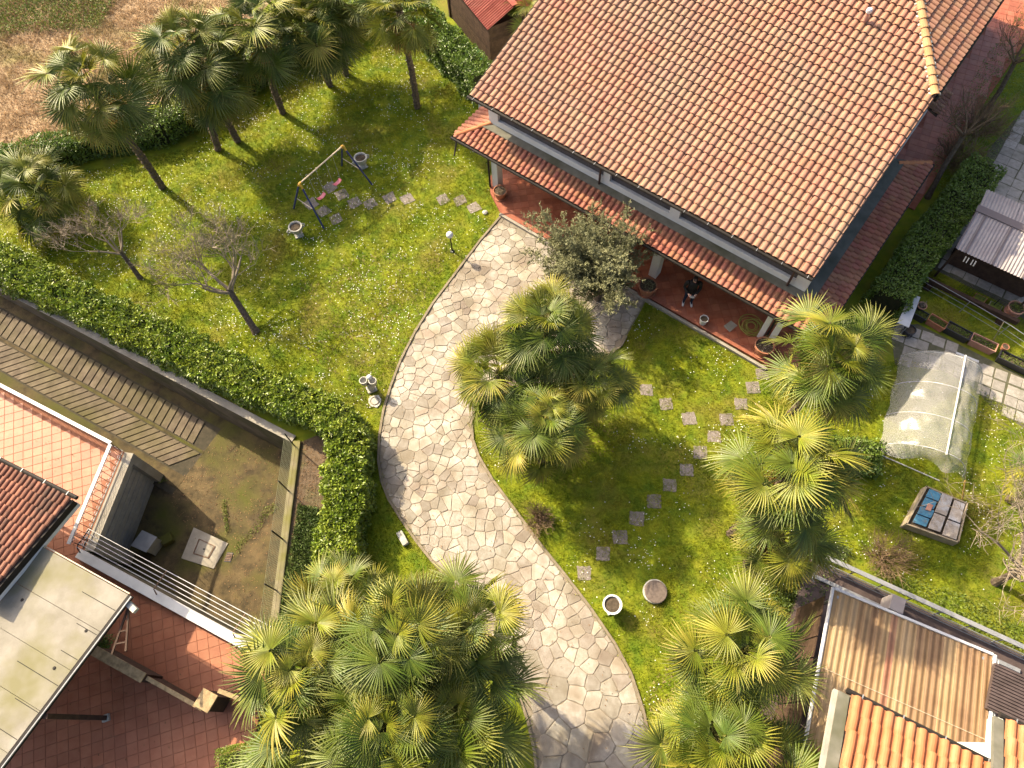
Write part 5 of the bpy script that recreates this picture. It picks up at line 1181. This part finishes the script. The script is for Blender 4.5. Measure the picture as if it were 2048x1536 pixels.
def trough(pa, pb, w, h, label, mat, seed):
    a, b = G(*pa, h), G(*pb, h); d = unit((b - a) * (1, 1, 0)); L = np.linalg.norm(b - a); n = np.array([-d[1], d[0], 0]); m = (a + b) / 2 * (1, 1, 0); e = empty('planter_trough', m, label, 'planter', 'planter troughs along the garden path')
    def ring(l, ww, z): return [m + d * l / 2 * sx + n * ww / 2 * sy + UP * z for sx, sy in ((-1, -1), (1, -1), (1, 1), (-1, 1))]
    R_ = [ring(L * .90, w * .72, 0), ring(L * .98, w * .94, h - .05), ring(L, w, h - .05), ring(L, w, h), ring(L * .95, w * .86, h), ring(L * .93, w * .82, h - .10)]
    V = [p for r in R_ for p in r]; F = [(k * 4 + i, k * 4 + (i + 1) % 4, k * 4 + 4 + (i + 1) % 4, k * 4 + 4 + i) for k in range(5) for i in range(4)] + [(3, 2, 1, 0)]
    MB().add(V, F).build('body', M[mat], e); MB().add(ring(L * .94, w * .84, h - .085), [(0, 1, 2, 3)]).build('soil', M['soil'], e)
    rg = np.random.default_rng(seed); k = 260; P = m + d * (rg.uniform(-.45, .45, k) * L)[:, None] + n * (rg.uniform(-.38, .38, k) * w)[:, None] + UP * (h - .08); D = rand_dirs(k, rg); D[:, 2] = abs(D[:, 2]) + .2
    link('weeds', leaf_mesh('trough_weeds', P, D, rand_dirs(k, rg) + (0, 0, 1), .07 * rg.uniform(.6, 1.4, k), .03 * rg.uniform(.6, 1.4, k), M['weed'], origin=m), e)
trough((1826, 617), (1856, 634), .34, .36, 'short black trough beside the white table', 'blackplast', 1)
trough((1860, 632), (1894, 652), .36, .36, 'rust coloured trough between two black ones', 'terracotta', 2)
trough((1896, 648), (1943, 673), .40, .38, 'long dark grey trough in the middle of the planter row', 'blackplast', 3)
trough((1945, 672), (1995, 696), .40, .38, 'pale pink terracotta trough of the planter row', 'pink_pot', 4)
trough((2000, 706), (2075, 742), .40, .38, 'dark trough at the far end of the planter row', 'blackplast', 5)
pot(G(1843, 613, .36), .17, .16, 'round pot of dry tangled stems standing on the short black trough', 'pink_pot', z=.28, plant=(90, 6, 'twig'), saucer=False)
pot(G(2008, 696, .4), .13, .2, 'small terracotta pot on the last dark trough', 'terracotta', z=.32, saucer=False)
pot(G(2031, 617, .5), .30, .34, 'wide pale pot with green shoots beside the rail', 'pink_pot', z=0.25, plant=(240, 7, 'weed'))
pot(G(2018, 632, .1), .22, .25, 'pale pink pot below the wide pot by the rail', 'pink_pot', z=0.0)
def tray(px, label, mat):
    q = [G(*p, .2) for p in px]; e = empty('seed_tray', (*np.mean(q, 0)[:2], 0), label, 'tray'); m = np.mean(q, 0)
    MB().prism([m + (p - m) * .9 for p in q], 0, .17).build('body', M[mat], e); MB().prism(q, .17, .2).build('rim', M[mat], e); MB().prism([m + (p - m) * .88 for p in q], .2005, .206).build('soil', M['weed'], e)
tray(((1953, 586), (1976, 597), (1966, 609), (1944, 598)), 'orange tray of green seedlings behind the rail', 'terracotta')
tray(((1982, 601), (2006, 613), (2000, 624), (1976, 613)), 'pale tray of seedlings next to the orange tray', 'concrete')
shrub('flowering_plant', G(2046, 728), (.3, .25, .3), 'white flowering plant at the end of the planter row', M['weed'], 700, (.08, .04), 31)
e = empty('garden_stake', G(1986, 681), 'thin wooden stake standing in the planter row', 'stake'); MB().tube([G(1986, 681), G(2007, 645, 1.1)], .014, 5).build('stick', M['wood_old'], e)
# ------------------------------------------------------------------ plastic tunnel
def tunnel():
    h = 1.15; r0, r1 = G(1930, 716, h), G(1893, 905, h); ax = unit((r1 - r0) * (1, 1, 0)); L = np.linalg.norm((r1 - r0)[:2]); sx = np.array([-ax[1], ax[0], 0]); sx = sx if sx[0] < 0 else -sx     # towards the left side
    e = empty('plastic_tunnel', (*((r0 + r1) / 2)[:2], 0), 'low hoop tunnel covered with crumpled clear plastic sheet', 'greenhouse'); o = r0 * (1, 1, 0)
    wl, wr = 1.75, 1.15; n, m = 44, 40; V = []; rs = random.Random(6)
    def sec(t):                                                   # t -1..1 across; returns lateral and height
        w = wl if t < 0 else wr; return (-w * (-t) if t < 0 else w * t), h * (max(0.0, 1 - abs(t) ** 2.3)) ** .72
    for i in range(n + 1):
        s = -.06 + (L + .42) * i / n; sk = 1 if s < L else 1 - .4 * ((s - L) / .36)
        hoop = .5 - .5 * math.cos(2 * PI * s / (L / 3)) if s < L else 0
        for j in range(m + 1):
            t = -1 + 2 * j / m; x, z = sec(t); cr = .030 * math.sin(9 * t + 6 * s) * math.sin(4 * s - 5 * t + 1) + .014 * math.sin(21 * t - 7 * s) * math.sin(3 * s + 2)
            z = (z * (1 - .05 * hoop)) * sk + cr * (z > .05); p = o + ax * s - sx * x * (1 + .02 * math.sin(5 * s)) + UP * max(z, .015)
            if i == n: p = p + ax * (.12 * math.sin(7 * t))
            V.append(p)
    F = [(i * (m + 1) + j, i * (m + 1) + j + 1, (i + 1) * (m + 1) + j + 1, (i + 1) * (m + 1) + j) for i in range(n) for j in range(m)]
    for s_, i0 in ((-.06, 0),):                                   # far end gathered shut
        b = len(V); V.append(o + ax * (s_ - .25) + UP * .05)
        F += [(j, b, j + 1) for j in range(m)]
    MB().add(V, F).build('sheet', M['film'], e, smooth=True)
    for s in (0.0, L / 3, 2 * L / 3, L):
        MB().tube([o + ax * s - sx * sec(t)[0] * .985 + UP * max(sec(t)[1] - .028, 0) for t in np.linspace(-1, 1, 25)], .016, 6).build('hoop', M['whitemetal'], e)
    MB().tube([r0 - ax * .1 + UP * .03, r1 + ax * .1 + UP * .03], .030, 6).build('ridge_pole', M['whitemetal'], e)
    MB().tube([o + ax * (L + .35) + sx * 1.7 + UP * .04, o + ax * (L + .5) - sx * .4 + UP * .04], .022, 6).build('ground_pole', M['whitemetal'], e)
tunnel()
q0, q1 = G(1912, 706, .1), G(1957, 724, .1); MB().bar(q0, q1, .09, .06).build('metal_channel', M['whitemetal'], label='short white metal channel lying behind the plastic tunnel', cat='metal bar')
# ------------------------------------------------------------------ painted wooden box with slabs
def crate():
    h = .42; c = [G(*p, h) for p in ((1853, 971), (1937, 1006), (1918, 1086), (1811, 1048))]; m = np.mean(c, 0); e = empty('wooden_box', (*m[:2], 0), 'old wooden box with blue boards and pale slabs on top', 'box')
    for a, b in zip(c, c[1:] + c[:1]):
        d = (b - a) * (1, 1, 0); nn = unit(np.cross(d, UP)); MB().obox((*a[:2], 0), d, -nn * .05 if (nn @ (a - m)) > 0 else nn * .05, UP * h).build('side_board', M['wood_old'], e)
    MB().prism([m + (p - m) * .93 for p in c], .0, h - .09).build('filling', M['soil'], e)
    def P2(s, t): return c[3] + (c[0] - c[3]) * t + (c[2] - c[3]) * s + ((c[1] - c[2]) - (c[0] - c[3])) * s * t
    def board(s0, s1, t0, t1, z0, z1, name, mat):
        MB().prism([P2(s, t) for s, t in ((s0, t0), (s1, t0), (s1, t1), (s0, t1))], h + z0, h + z1).build(name, M[mat], e, bevel=.008)
    for k in range(4): board(.10, .36 + .02 * (k % 2), .10 + .22 * k, .10 + .22 * k + .20, -.04, -.01 + .01 * (k % 2), 'blue_board', 'bluepaint')
    board(.20, .31, .46, .62, .012, .04, 'brick_piece', 'pink_pot')
    for s0, s1, t0, t1 in ((.39, .62, .08, .46), (.39, .63, .49, .96), (.67, .93, .04, .42), (.68, .92, .45, .93)): board(s0, s1, t0, t1, .0, .05, 'pale_slab', 'slab')
crate()
e = empty('garden_stake', G(1925, 1000), 'yellow bamboo stake beside the painted box', 'stake'); MB().tube([G(1924, 1004), G(1930, 962, .9)], .028, 6).build('stick', M['yellow'], e)
# ------------------------------------------------------------------ neighbour annex at the lower corner: canopy, rails, tiled roofs
def annex():
    z = 3.0; a, b = G(1668, 1180, z), G(1984, 1312, z); ax = unit(b - a); W = np.linalg.norm(b - a); dn = G(1606, 1500, z) - a; ay = unit(dn - ax * (dn @ ax)); ay = unit(dn) ; L = 6.4
    e = empty('sheet_canopy', (*a[:2], 0), 'flat canopy of brown streaked corrugated plastic sheets with white gutters', 'canopy')
    cols = [((.24, .145, .07), (.31, .20, .10)), ((.29, .19, .092), (.36, .25, .13)), ((.19, .11, .055), (.28, .175, .09)), ((.31, .21, .11), (.39, .28, .155)), ((.23, .10, .06), (.31, .17, .10))]
    mats = [mk('streaked_sheet_%d' % i, c[0], c[1], 1.4, .45, island=0, trans=.12, c3=(.17, .10, .05), s3=.7, w3=.35) for i, c in enumerate(cols)]
    n = 24; w = W / n; rs = random.Random(12)
    for k in range(n):
        o = a + ax * (k * w) + UP * (.012 * (k % 2)); V = []; m = 6
        for i in range(m + 1):
            t = i / m; zz = .016 * math.sin(2 * PI * t * 1.0); V += [o + ax * (w * t) + UP * zz, o + ax * (w * t) + ay * L + UP * (zz + .25)]
        MB().add(V, [(2 * i, 2 * i + 2, 2 * i + 3, 2 * i + 1) for i in range(m)]).build('roof_sheet', mats[(k * 7 + rs.randint(0, 2)) % 5], e)
    for t in (2.2, 4.2): MB().bar(a + ay * t + UP * (.25 * t / L + .03), b + ay * t + UP * (.25 * t / L + .03), .012, .008).build('fixing_strip', M['cream'], e)
    MB().bar(a - ay * .04 + UP * .02, b - ay * .04 + UP * .02, .07, .10).build('gutter', M['whitemetal'], e)
    for s, ww in ((-.05, .09), (W + .06, .12)):
        MB().tube([a + ax * s - ay * .05 + UP * .03, a + ax * s + ay * L + UP * .28], .05, 7).build('edge_trim', M['whitemetal'], e)
        if s > 0: MB().tube([a + ax * (s + .1) + ay * .06 + UP * .0, a + ax * (s + .1) + ay * L + UP * .2], .03, 6).build('edge_trim', M['whitemetal'], e)
    for s, t in ((.15, .15), (W - .2, .15), (.15, 4.5), (W - .2, 4.5)):
        p = a + ax * s + ay * t; MB().tube([(*p[:2], 0), (*p[:2], z)], .05, 6).build('post', M['steel'], e)
    for k in range(9):
        p = a + ax * -.12 + ay * (.2 + k * .6); MB().obox((*p[:2], .4), ay * .56, ax * -.03, UP * 2.4).build('side_curtain', M['wood_dark'], e)
    # terrace deck below, behind the rail
    f0, f1 = G(1648, 1118, .7), G(2060, 1306, .7); fx = unit(f1 - f0); fn = np.array([fx[1], -fx[0], 0])
    pd = [f0 - fx * .3, f1 + fx * 3, f1 + fx * 3 + fn * 9, f0 - fx * .3 + fn * 9]
    MB().prism([p[:2] for p in pd], -.2, .30).build('annex_deck', M['brownsheet'], kind='structure')
    r = empty('metal_railing', (*f0[:2], .3), 'grey horizontal railing between the garden and the streaked canopy', 'railing')
    MB().bar(f0 + UP * .25, f1 + UP * .25, .14, .05).build('top_rail', M['steel'], r)
    for k, dz in enumerate((.06, -.08, -.22)): MB().tube([f0 + fn * (.14 + .03 * k) + UP * dz, f1 + fn * (.14 + .03 * k) + UP * dz], .016, 6).build('rail', M['steel'], r)
    MB().bar(f0 + fn * .55 - UP * .34, f1 + fn * .55 - UP * .34, .12, .06).build('lower_rail', M['steel'], r)
    for k in range(8): p = f0 + (f1 - f0) * k / 7 + fn * .06; MB().tube([(*p[:2], .3), (*p[:2], .95)], .022, 6).build('post', M['steel'], r)
    MB().tube([f0 + fn * .05 + UP * .2, f0 - fx * .15 + fn * .3 + UP * .2, f0 - fx * .1 + fn * .7 - UP * .2, f0 + fn * .75 - UP * .3], .022, 6).build('end_hoop', M['steel'], r)
    ch = G(1790, 1210, .9); MB().box(ch[0], ch[1], .3, 1.1, .42, .5, math.atan2(fx[1], fx[0])).build('vent_box', M['greysheet'], bevel=.02, label='grey box standing between the rail and the canopy', cat='box')
annex()
def tile_roof(name, e0, e1, up_px, z, label, mat, w, row, nx, ny, pitch, hb, gut='gutter', maxn=300, verge=None, pipe=True):
    a, b = G(*e0, z), G(*e1, z); ax = unit(b - a); nn = np.array([-ax[1], ax[0], 0]); t = G(*up_px, z); nn = nn if nn @ (t - a) > 0 else -nn; tn = math.tan(math.radians(pitch)); ay = unit(nn + UP * tn); L = nx * w
    e = empty(name, (*a[:2], 0), label, 'building')
    rf = MB(); quad(rf, [a - ax * .02, a + ax * (L + .02), a + ax * (L + .02) + ay * (ny * row + .1), a - ax * .02 + ay * (ny * row + .1)], .10); rf = rf.build('roof', M['under'], e)
    fl = np.cross(ax, ay)[2] > 0; V, F = tile_shape(w, row + .04, hb); T = []; rs = random.Random(nx)
    for j in range(ny):
        for i in range(nx):
            q = a + ax * ((i + .5) * w + rs.gauss(0, .004)) + ay * (j * row - .05 + rs.uniform(-.01, .01)) + UP * .01; x = ax if fl else -ax; an = rs.gauss(0, .012); x = unit(x + ay * an); y = unit(ay - x * (ay @ x)); T.append(frame(q, x, y, np.cross(x, y)))
    pieces(rf, 'roof_tile', 'roof_tiles', V, F, T, mat, maxn)
    MB().tube([a - ay * .12 - ax * .08 - UP * .03, a - ay * .12 + ax * (L + .08) - UP * .03], .065, 8).build('gutter', M[gut], e)
    for k in range(int(L / .9) + 1): p = a - ay * .12 + ax * (.25 + k * .9) + UP * .035; MB().bar(p - nn * .07, p + nn * .12, .025, .008).build('gutter_clip', M['steel'], e)
    return e, a, ax, ay, nn, L
e, a, ax, ay, nn, L = tile_roof('tiled_annex', (1700, 1394), (1985, 1537), (1650, 1536), 6.6, 'building with a bright orange tile roof over the streaked canopy', M['otile'], .235, .40, 13, 10, 17, .075)
MB().bar(a - ax * .14 - UP * .02, a - ax * .14 + ay * 4.2 - UP * .02, .24, .10).build('verge_flashing', M['flash'], e); MB().bar(a - ax * .31 - UP * .06, a - ax * .31 + ay * 4.2 - UP * .06, .09, .12).build('verge_board', M['concrete'], e)
MB().prism([(a + ax * s + nn * t)[:2] for s, t in ((2.7, .6), (L - .1, .6), (L - .1, 4.2), (2.7, 4.2))], 0, 6.5).build('wall', M['white'], e)
e2, a2, ax2, ay2, nn2, L2 = tile_roof('tiled_annex', (2008, 1443), (2080, 1478), (1990, 1536), 6.6, 'second orange tile roof cut off by the picture corner', M['otile'], .235, .40, 12, 8, 17, .075, maxn=60)
MB().bar(a2 - ax2 * .12 - UP * .02, a2 - ax2 * .12 + ay2 * 3.3 - UP * .02, .20, .10).build('verge_board', M['flash'], e2)
MB().prism([(a2 + ax2 * s + nn2 * t)[:2] for s, t in ((.15, .4), (2.7, .4), (2.7, 3.4), (.15, 3.4))], 0, 6.5).build('wall', M['white'], e2)
p = [G(*q, 3.3) for q in ((1984, 1438), (2006, 1434), (2016, 1560), (1972, 1560))]; MB().prism(p, 2.6, 3.3).build('white_block', M['white'], label='plain white wall block between the two orange roofs', cat='wall')
def brown_roof():
    z = 3.2; a, b = G(1990, 1326, z), G(2120, 1385, z); d = G(1986, 1420, z) - a; ax = unit(b - a); ay = d - ax * (d @ ax)
    e = empty('brown_roof', (*a[:2], 0), 'dark brown ribbed sheet roof beside the streaked canopy', 'roof'); ln = np.linalg.norm(ay); n = 14
    for k in range(n):
        o = a + ay * (k / n); MB().obox(o, ax * 3.2, ay / n * .72, UP * .05).build('rib', M['brownsheet'], e)
    MB().prism([(a + ax * s + ay * t)[:2] for s, t in ((0, 0), (3.2, 0), (3.2, 1.02), (0, 1.02))], z - .1, z - .002).build('deck', M['brownsheet'], e)
    for s in (.2, 3.0):
        p = a + ax * s + ay * .5; MB().tube([(*p[:2], 0), (*p[:2], z - .1)], .05, 6).build('post', M['steel'], e)
brown_roof()
z = 3.4; p = [G(*q, z) for q in ((1602, 1499), (1650, 1495), (1642, 1600), (1580, 1600))]; e = empty('copper_roof', (*np.mean(p, 0)[:2], 0), 'small coppery metal roof below the streaked canopy', 'roof')
MB().prism(p, z - .06, z).build('sheet', mk('copper_sheet', (.34, .14, .08), (.42, .20, .12), 3, .4, spec=.6), e); m = np.mean(p, 0); MB().prism([m + (q - m) * .7 for q in p], 0, z - .061).build('wall', M['concrete'], e)

# ------------------------------------------------------------------ neighbour house on the terrace side
def left_house():
    z = 3.5; c, q = G(143, 1000, z), G(0, 928, z); w = .185
    e, a, ax, ay, nn, L = tile_roof('neighbour_house', (143, 1000), (0, 928), (0, 1118), z, 'neighbour house with an old dark tile roof over the terrace', M['dtile'], w, .33, 34, 10, 7, .055, maxn=300)
    MB().bar(a - ax * .05 - UP * .12, a - ax * .05 + ay * 3.4 - UP * .12, .05, .26).build('verge_board', M['gutter'], e)
    MB().bar(a + ax * .02 - UP * .34, a + ax * .02 + ay * 3.4 - UP * .34, .16, .18).build('fascia', M['white'], e)
    MB().prism([(a + ax * s + nn * t)[:2] for s, t in ((3.2, 1.6), (12, 1.6), (12, 7.5), (3.2, 7.5))], 0, z - .1).build('wall', M['white'], e)
left_house()
def patio_canopy():
    z = 3.3; a, b, c = G(62, 1080, z), G(258, 1190, z), G(0, 1530, z); ax = unit(a - b); ay = c - b; ay = unit(ay - ax * (ay @ ax) * 0); L = np.linalg.norm(c - b) + 2.0; W = np.linalg.norm(a - b) + 4.5
    e = empty('patio_canopy', (*b[:2], TZ), 'flat stained pale canopy over the red tiled terrace', 'canopy'); n = 6
    for k in range(n):
        o = b + ay * (L * k / n); MB().obox(o + UP * (.004 * (k % 2)), ax * W, ay * (L / n - .012), UP * .05).build('panel', M['canopy'], e)
    MB().bar(b - ax * .06 - UP * .03, b - ax * .06 + ay * L - UP * .03, .10, .16).build('edge_beam', M['gutter'], e)
    MB().bar(b - ax * .12 + UP * .05, b - ax * .12 + ay * L + UP * .05, .03, .05).build('edge_strip', M['steel'], e)
    MB().bar(b - ay * .04, b - ay * .04 + ax * W, .03, .07).build('edge_strip', M['cream'], e)
    rs = random.Random(5); mb = MB()
    for k in range(12):
        q = b + ax * rs.uniform(.3, W - 3) + ay * rs.uniform(.3, L - 2) + UP * .056; MB().lathe([(.05, 0), (.04, .012), (0, .016)], q, 8).build('fixing_cap', M['gutter'], e)
    for k in range(7):
        q = b + ax * .02 + ay * (.5 + k * .75) + UP * .0565; MB().obox(q, ax * rs.uniform(.6, 1.6), ay * .018, UP * .003).build('seam', M['gutter'], e)
    f = G(214, 1436, TZ); MB().bar((*f[:2], TZ), (*f[:2], z - .02), .13, .13).build('post', M['wood_dark'], e); MB().box(f[0], f[1], TZ, TZ + .12, .2, .2, .3).build('post_foot', M['whitestone'], e)
    t0, t1 = G(258, 1210, z - .15), G(224, 1308, z - .15); t2 = t1 + unit(t1 - t0) * 0 + np.array([.38, .05, 0])
    MB().bar(t0, t1, .05, .05).build('truss_bar', M['wood_dark'], e); MB().bar(t0, t2, .05, .05).build('truss_bar', M['wood_dark'], e)
    for s in (.3, .55, .8): MB().bar(t0 + (t1 - t0) * s, t0 + (t2 - t0) * s, .04, .04).build('truss_rung', M['wood_dark'], e)
    k0, k1 = G(256, 1206, z - .1), G(272, 1222, z - .1); MB().bar(k0, k1, .16, .14).build('beam_end', M['whitestone'], e)
patio_canopy()
def terrace_wall():
    h = 1.15 + TZ; e = empty('terrace_screen', G(290, 1360, TZ), 'weathered low screen wall with golden capping and a square pillar on the terrace', 'wall')  # sun on the tops and shade on the sides put into the colours
    def seg(p, q, w, hh, name, cap=True):
        a, b = G(*p, hh), G(*q, hh); MB().obox((*(a - unit(np.cross(b - a, UP)) * w / 2)[:2], TZ), (b - a) * (1, 1, 0), unit(np.cross(b - a, UP)) * w, UP * (hh - TZ - .05)).build(name, M['wood_dark'], e)
        MB().bar(a - UP * .025, b - UP * .025, w + .05, .05).build('capping', M['wood_sunlit'], e)
    seg((187, 1301), (286, 1356), .24, h, 'panel'); seg((293, 1356), (404, 1418), .07, h - .1, 'panel')
    c = G(411, 1401, h + .05); MB().box(c[0], c[1], TZ, h + .0, .44, .44, math.radians(-28)).build('pillar', M['wood_dark'], e); MB().box(c[0], c[1], h + .001, h + .06, .52, .52, math.radians(-28)).build('pillar_cap', M['wood_sunlit'], e, bevel=.012)
    seg((436, 1381), (490, 1402), .07, h, 'panel')
terrace_wall()
shrub('potted_plant', G(212, 1288, TZ), (.4, .3, .35), 'leafy plant beside the screen wall under the canopy edge', M['laurel_dark'], 500, (.10, .04), 41, z0=TZ, cat='plant')

# ------------------------------------------------------------------ the person on the porch with a remote control
def person():
    f = G(1374, 606, .15); b0 = np.array([f[0], f[1], .15]); e = empty('person', b0, 'person in a black jacket and dark jeans with white shoes, holding a remote control', 'person')
    fa = math.radians(-100); fw = np.array([math.cos(fa), math.sin(fa), 0]); rt = np.array([fw[1], -fw[0], 0])          # facing, and the person's right hand side
    def L(x, y, z): return rt * x + fw * y + UP * z
    mb = MB()
    for s in (-1, 1):
        mb.tube([L(.11 * s, -.02, .93), L(.13 * s, .01, .70), L(.14 * s, .03, .50), L(.145 * s, .0, .28), L(.15 * s, -.02, .08)], [.095, .088, .062, .058, .045], 12)
        mb.tube([L(.15 * s, -.06, .045), L(.155 * s, .02, .05), L(.165 * s, .12, .04), L(.17 * s, .19, .03)], [.045, .048, .045, .032], 10)
        mb.tube([L(.17 * s, -.02, 1.42), L(.235 * s, -.02, 1.36), L(.285 * s, -.03, 1.20), L(.29 * s, .0, 1.08), L(.22 * s, .14, 1.02), L(.13 * s, .27, 1.03)], [.085, .085, .066, .062, .052, .04], 12)
        mb.tube([L(.14 * s, .26, 1.03), L(.105 * s, .32, 1.03), L(.09 * s, .36, 1.03)], [.034, .042, .034], 10)                 # palm
        for k, (dx, ln) in enumerate(((-.028, .062), (-.010, .072), (.008, .068), (.026, .052))):                              # fingers curled under the remote
            p = L((.095 + .3 * dx) * s, .35, 1.025 + dx); mb.tube([p, p + L(-.012 * s, ln * .6, -.012), p + L(-.035 * s, ln * .75, -.022), p + L(-.050 * s, ln * .6, -.028)], [.012, .011, .010, .009], 6)
        p = L(.085 * s, .34, 1.06); mb.tube([p, p + L(-.015 * s, .025, .018), p + L(-.035 * s, .045, .012)], [.013, .012, .010], 6)                                   # thumb
    mb.tube([L(0, -.02, .88), L(0, -.02, .98), L(0, -.03, 1.12), L(0, -.03, 1.30), L(0, -.03, 1.42), L(0, -.02, 1.48)], [.155, .165, .17, .19, .155, .075], 16)
    mb.tube([L(0, -.02, 1.44), L(0, .0, 1.56)], [.062, .058], 12)
    mb.ball(L(0, .02, 1.64), (.082, .082, .115), 16); mb.ball(L(0, .055, 1.60), (.062, .055, .075), 12)
    mb.tube([L(0, .098, 1.655), L(0, .122, 1.625), L(0, .105, 1.612)], [.012, .016, .012], 6)
    for s in (-1, 1): mb.ball(L(.082 * s, .0, 1.63), (.018, .022, .034), 8)
    me = mb.mesh('person_form', M['jacket']); tmp = bpy.data.objects.new('person_form', me); COL.objects.link(tmp)
    rm = tmp.modifiers.new('r', 'REMESH'); rm.mode = 'VOXEL'; rm.voxel_size = .0085; sm = tmp.modifiers.new('s', 'SMOOTH'); sm.iterations = 2; sm.factor = .4
    dg = bpy.context.evaluated_depsgraph_get(); me2 = bpy.data.meshes.new_from_object(tmp.evaluated_get(dg)); bpy.data.objects.remove(tmp)
    me2.name = 'person_body'; me2.materials.clear()
    for k in ('jacket', 'jeans', 'shoe', 'skin'): me2.materials.append(M[k])
    n = len(me2.polygons); ce = np.empty(n * 3, np.float32); me2.polygons.foreach_get('center', ce); ce = ce.reshape(-1, 3); y = ce @ fw; zz = ce[:, 2]
    mi = np.where(zz > .90, 0, 1); mi = np.where(zz < .085, 2, mi); mi = np.where(zz > 1.49, 3, mi); mi = np.where((y > .275) & (zz > .9) & (zz < 1.2), 3, mi)
    me2.polygons.foreach_set('material_index', mi.astype(np.int32)); me2.polygons.foreach_set('use_smooth', [True] * n); me2.update(); link('body', me2, e)
    hb = MB(); hb.ball(L(0, -.005, 1.672), (.094, .096, .098), 16); hb.ball(L(0, -.04, 1.62), (.088, .07, .09), 12); hb.obox(L(-.075, .055, 1.685), L(.15, 0, 0), L(0, .075, -.015), UP * .012)
    hb.v = [tuple(np.array(v) + b0) for v in hb.v]; hb.build('hair', M['hair'], e, smooth=True)
    jb = MB(); jb.tube([L(0, -.03, .86), L(0, -.03, .92), L(0, -.03, 1.0)], [.178, .184, .176], 16); jb.v = [tuple(np.array(v) + b0) for v in jb.v]; jb.build('jacket_hem', M['jacket'], e)
    ex = MB()
    for s in (-1, 1): ex.ball(L(.03 * s, .098, 1.648), .010, 8)
    ex.v = [tuple(np.array(v) + b0) for v in ex.v]; ex.build('eyes', M['black'], e)
    mt = MB().tube([L(-.025, .112, 1.578), L(0, .118, 1.576), L(.025, .112, 1.578)], .005, 5); mt.v = [tuple(np.array(v) + b0) for v in mt.v]; mt.build('mouth', M['pink'], e)
    rc = empty('remote_control', b0 + L(0, .40, 1.03), 'small pale remote control held in both hands on the porch', 'remote control')
    c = b0 + L(0, .40, 1.035); MB().obox(c - rt * .085 - fw * .05 - UP * .015, rt * .17, fw * .10, UP * .03).build('body', M['steel'], rc, bevel=.008)
    for s in (-.05, .05): MB().tube([c + rt * s + UP * .015, c + rt * s + UP * .035], .007, 6).build('stick', M['black'], rc)
person()
# ------------------------------------------------------------------ grass creeping over the path edges, leaf litter
def edge_grass(lines, label, seed):
    rg = np.random.default_rng(seed); q = []
    for ln in lines:
        d = np.gradient(ln, axis=0); d /= np.linalg.norm(d, axis=1, keepdims=True) + 1e-9; nn = np.column_stack([-d[:, 1], d[:, 0]])
        for p, n_, t in zip(ln, nn, d):
            m = rg.poisson(26 * (0.4 + rg.random())); q.append(p + n_ * rg.normal(0, .06, (m, 1)) + t * rg.uniform(-.26, .26, (m, 1)))
    q = np.vstack(q); n = len(q); a = rg.random(n) * 2 * PI; sx = np.column_stack([np.cos(a), np.sin(a)]) * .011; hh = rg.uniform(.05, .13, n); lean = rg.normal(size=(n, 2)) * .6
    V = np.empty((n, 3, 3)); V[:, 0, :2] = q - sx; V[:, 1, :2] = q + sx; V[:, :2, 2] = 0; V[:, 2, :2] = q + lean * hh[:, None]; V[:, 2, 2] = hh; c = np.array([*q.mean(0), 0])
    link('edge_grass', np_mesh('edge_grass', (V - c).reshape(-1, 3), np.arange(n * 3).reshape(-1, 3), [M['blade']]), None, tuple(c), label=label, cat='grass', kind='stuff')
edge_grass([pl, pr[6:]], 'longer grass creeping over the edging of the flagstone path', 3)
def litter(name, poly, n, z, label, seed, mat):
    rg = np.random.default_rng(seed); q = scatter(poly, n, rg); m = len(q); P = np.column_stack([q, np.full(m, z) + rg.uniform(.004, .02, m)]); D = rand_dirs(m, rg) * (1, 1, .15)
    c = (*q.mean(0), z); link(name, leaf_mesh(name, P, D, rand_dirs(m, rg) * .3 + (0, 0, 1), rg.uniform(.03, .09, m), rg.uniform(.015, .04, m), mat, origin=c), None, c, label=label, cat='leaf litter', kind='stuff')
brown = mk('fallen_leaf', (.16, .09, .04), (.28, .17, .08), 6, .8, island=.4)
litter('leaf_litter', [G(*p, YARD) for p in [(400, 890), (560, 890), (540, 1250), (470, 1200), (330, 990)]], 1500, YARD, 'brown fallen leaves scattered over the sunken yard', 4, brown)
litter('leaf_litter', [XY(*p) for p in [(600, 885), (650, 868), (662, 1000), (620, 1180), (566, 1250)]], 1800, .008, 'fallen leaves on the soil strip beside the wire fence', 5, brown)
litter('leaf_litter', PATH, 900, .045, 'few dry leaves blown over the flagstone path', 6, brown)
litter('leaf_litter', TPs, 500, TZ + .004, 'dry leaves blown over the red terrace tiles', 7, brown)
litter('leaf_litter', [XY(*p) for p in [(930, 800), (1220, 700), (1240, 900), (1040, 960)]], 1500, .02, 'dry palm litter on the grass below the central palms', 8, brown)
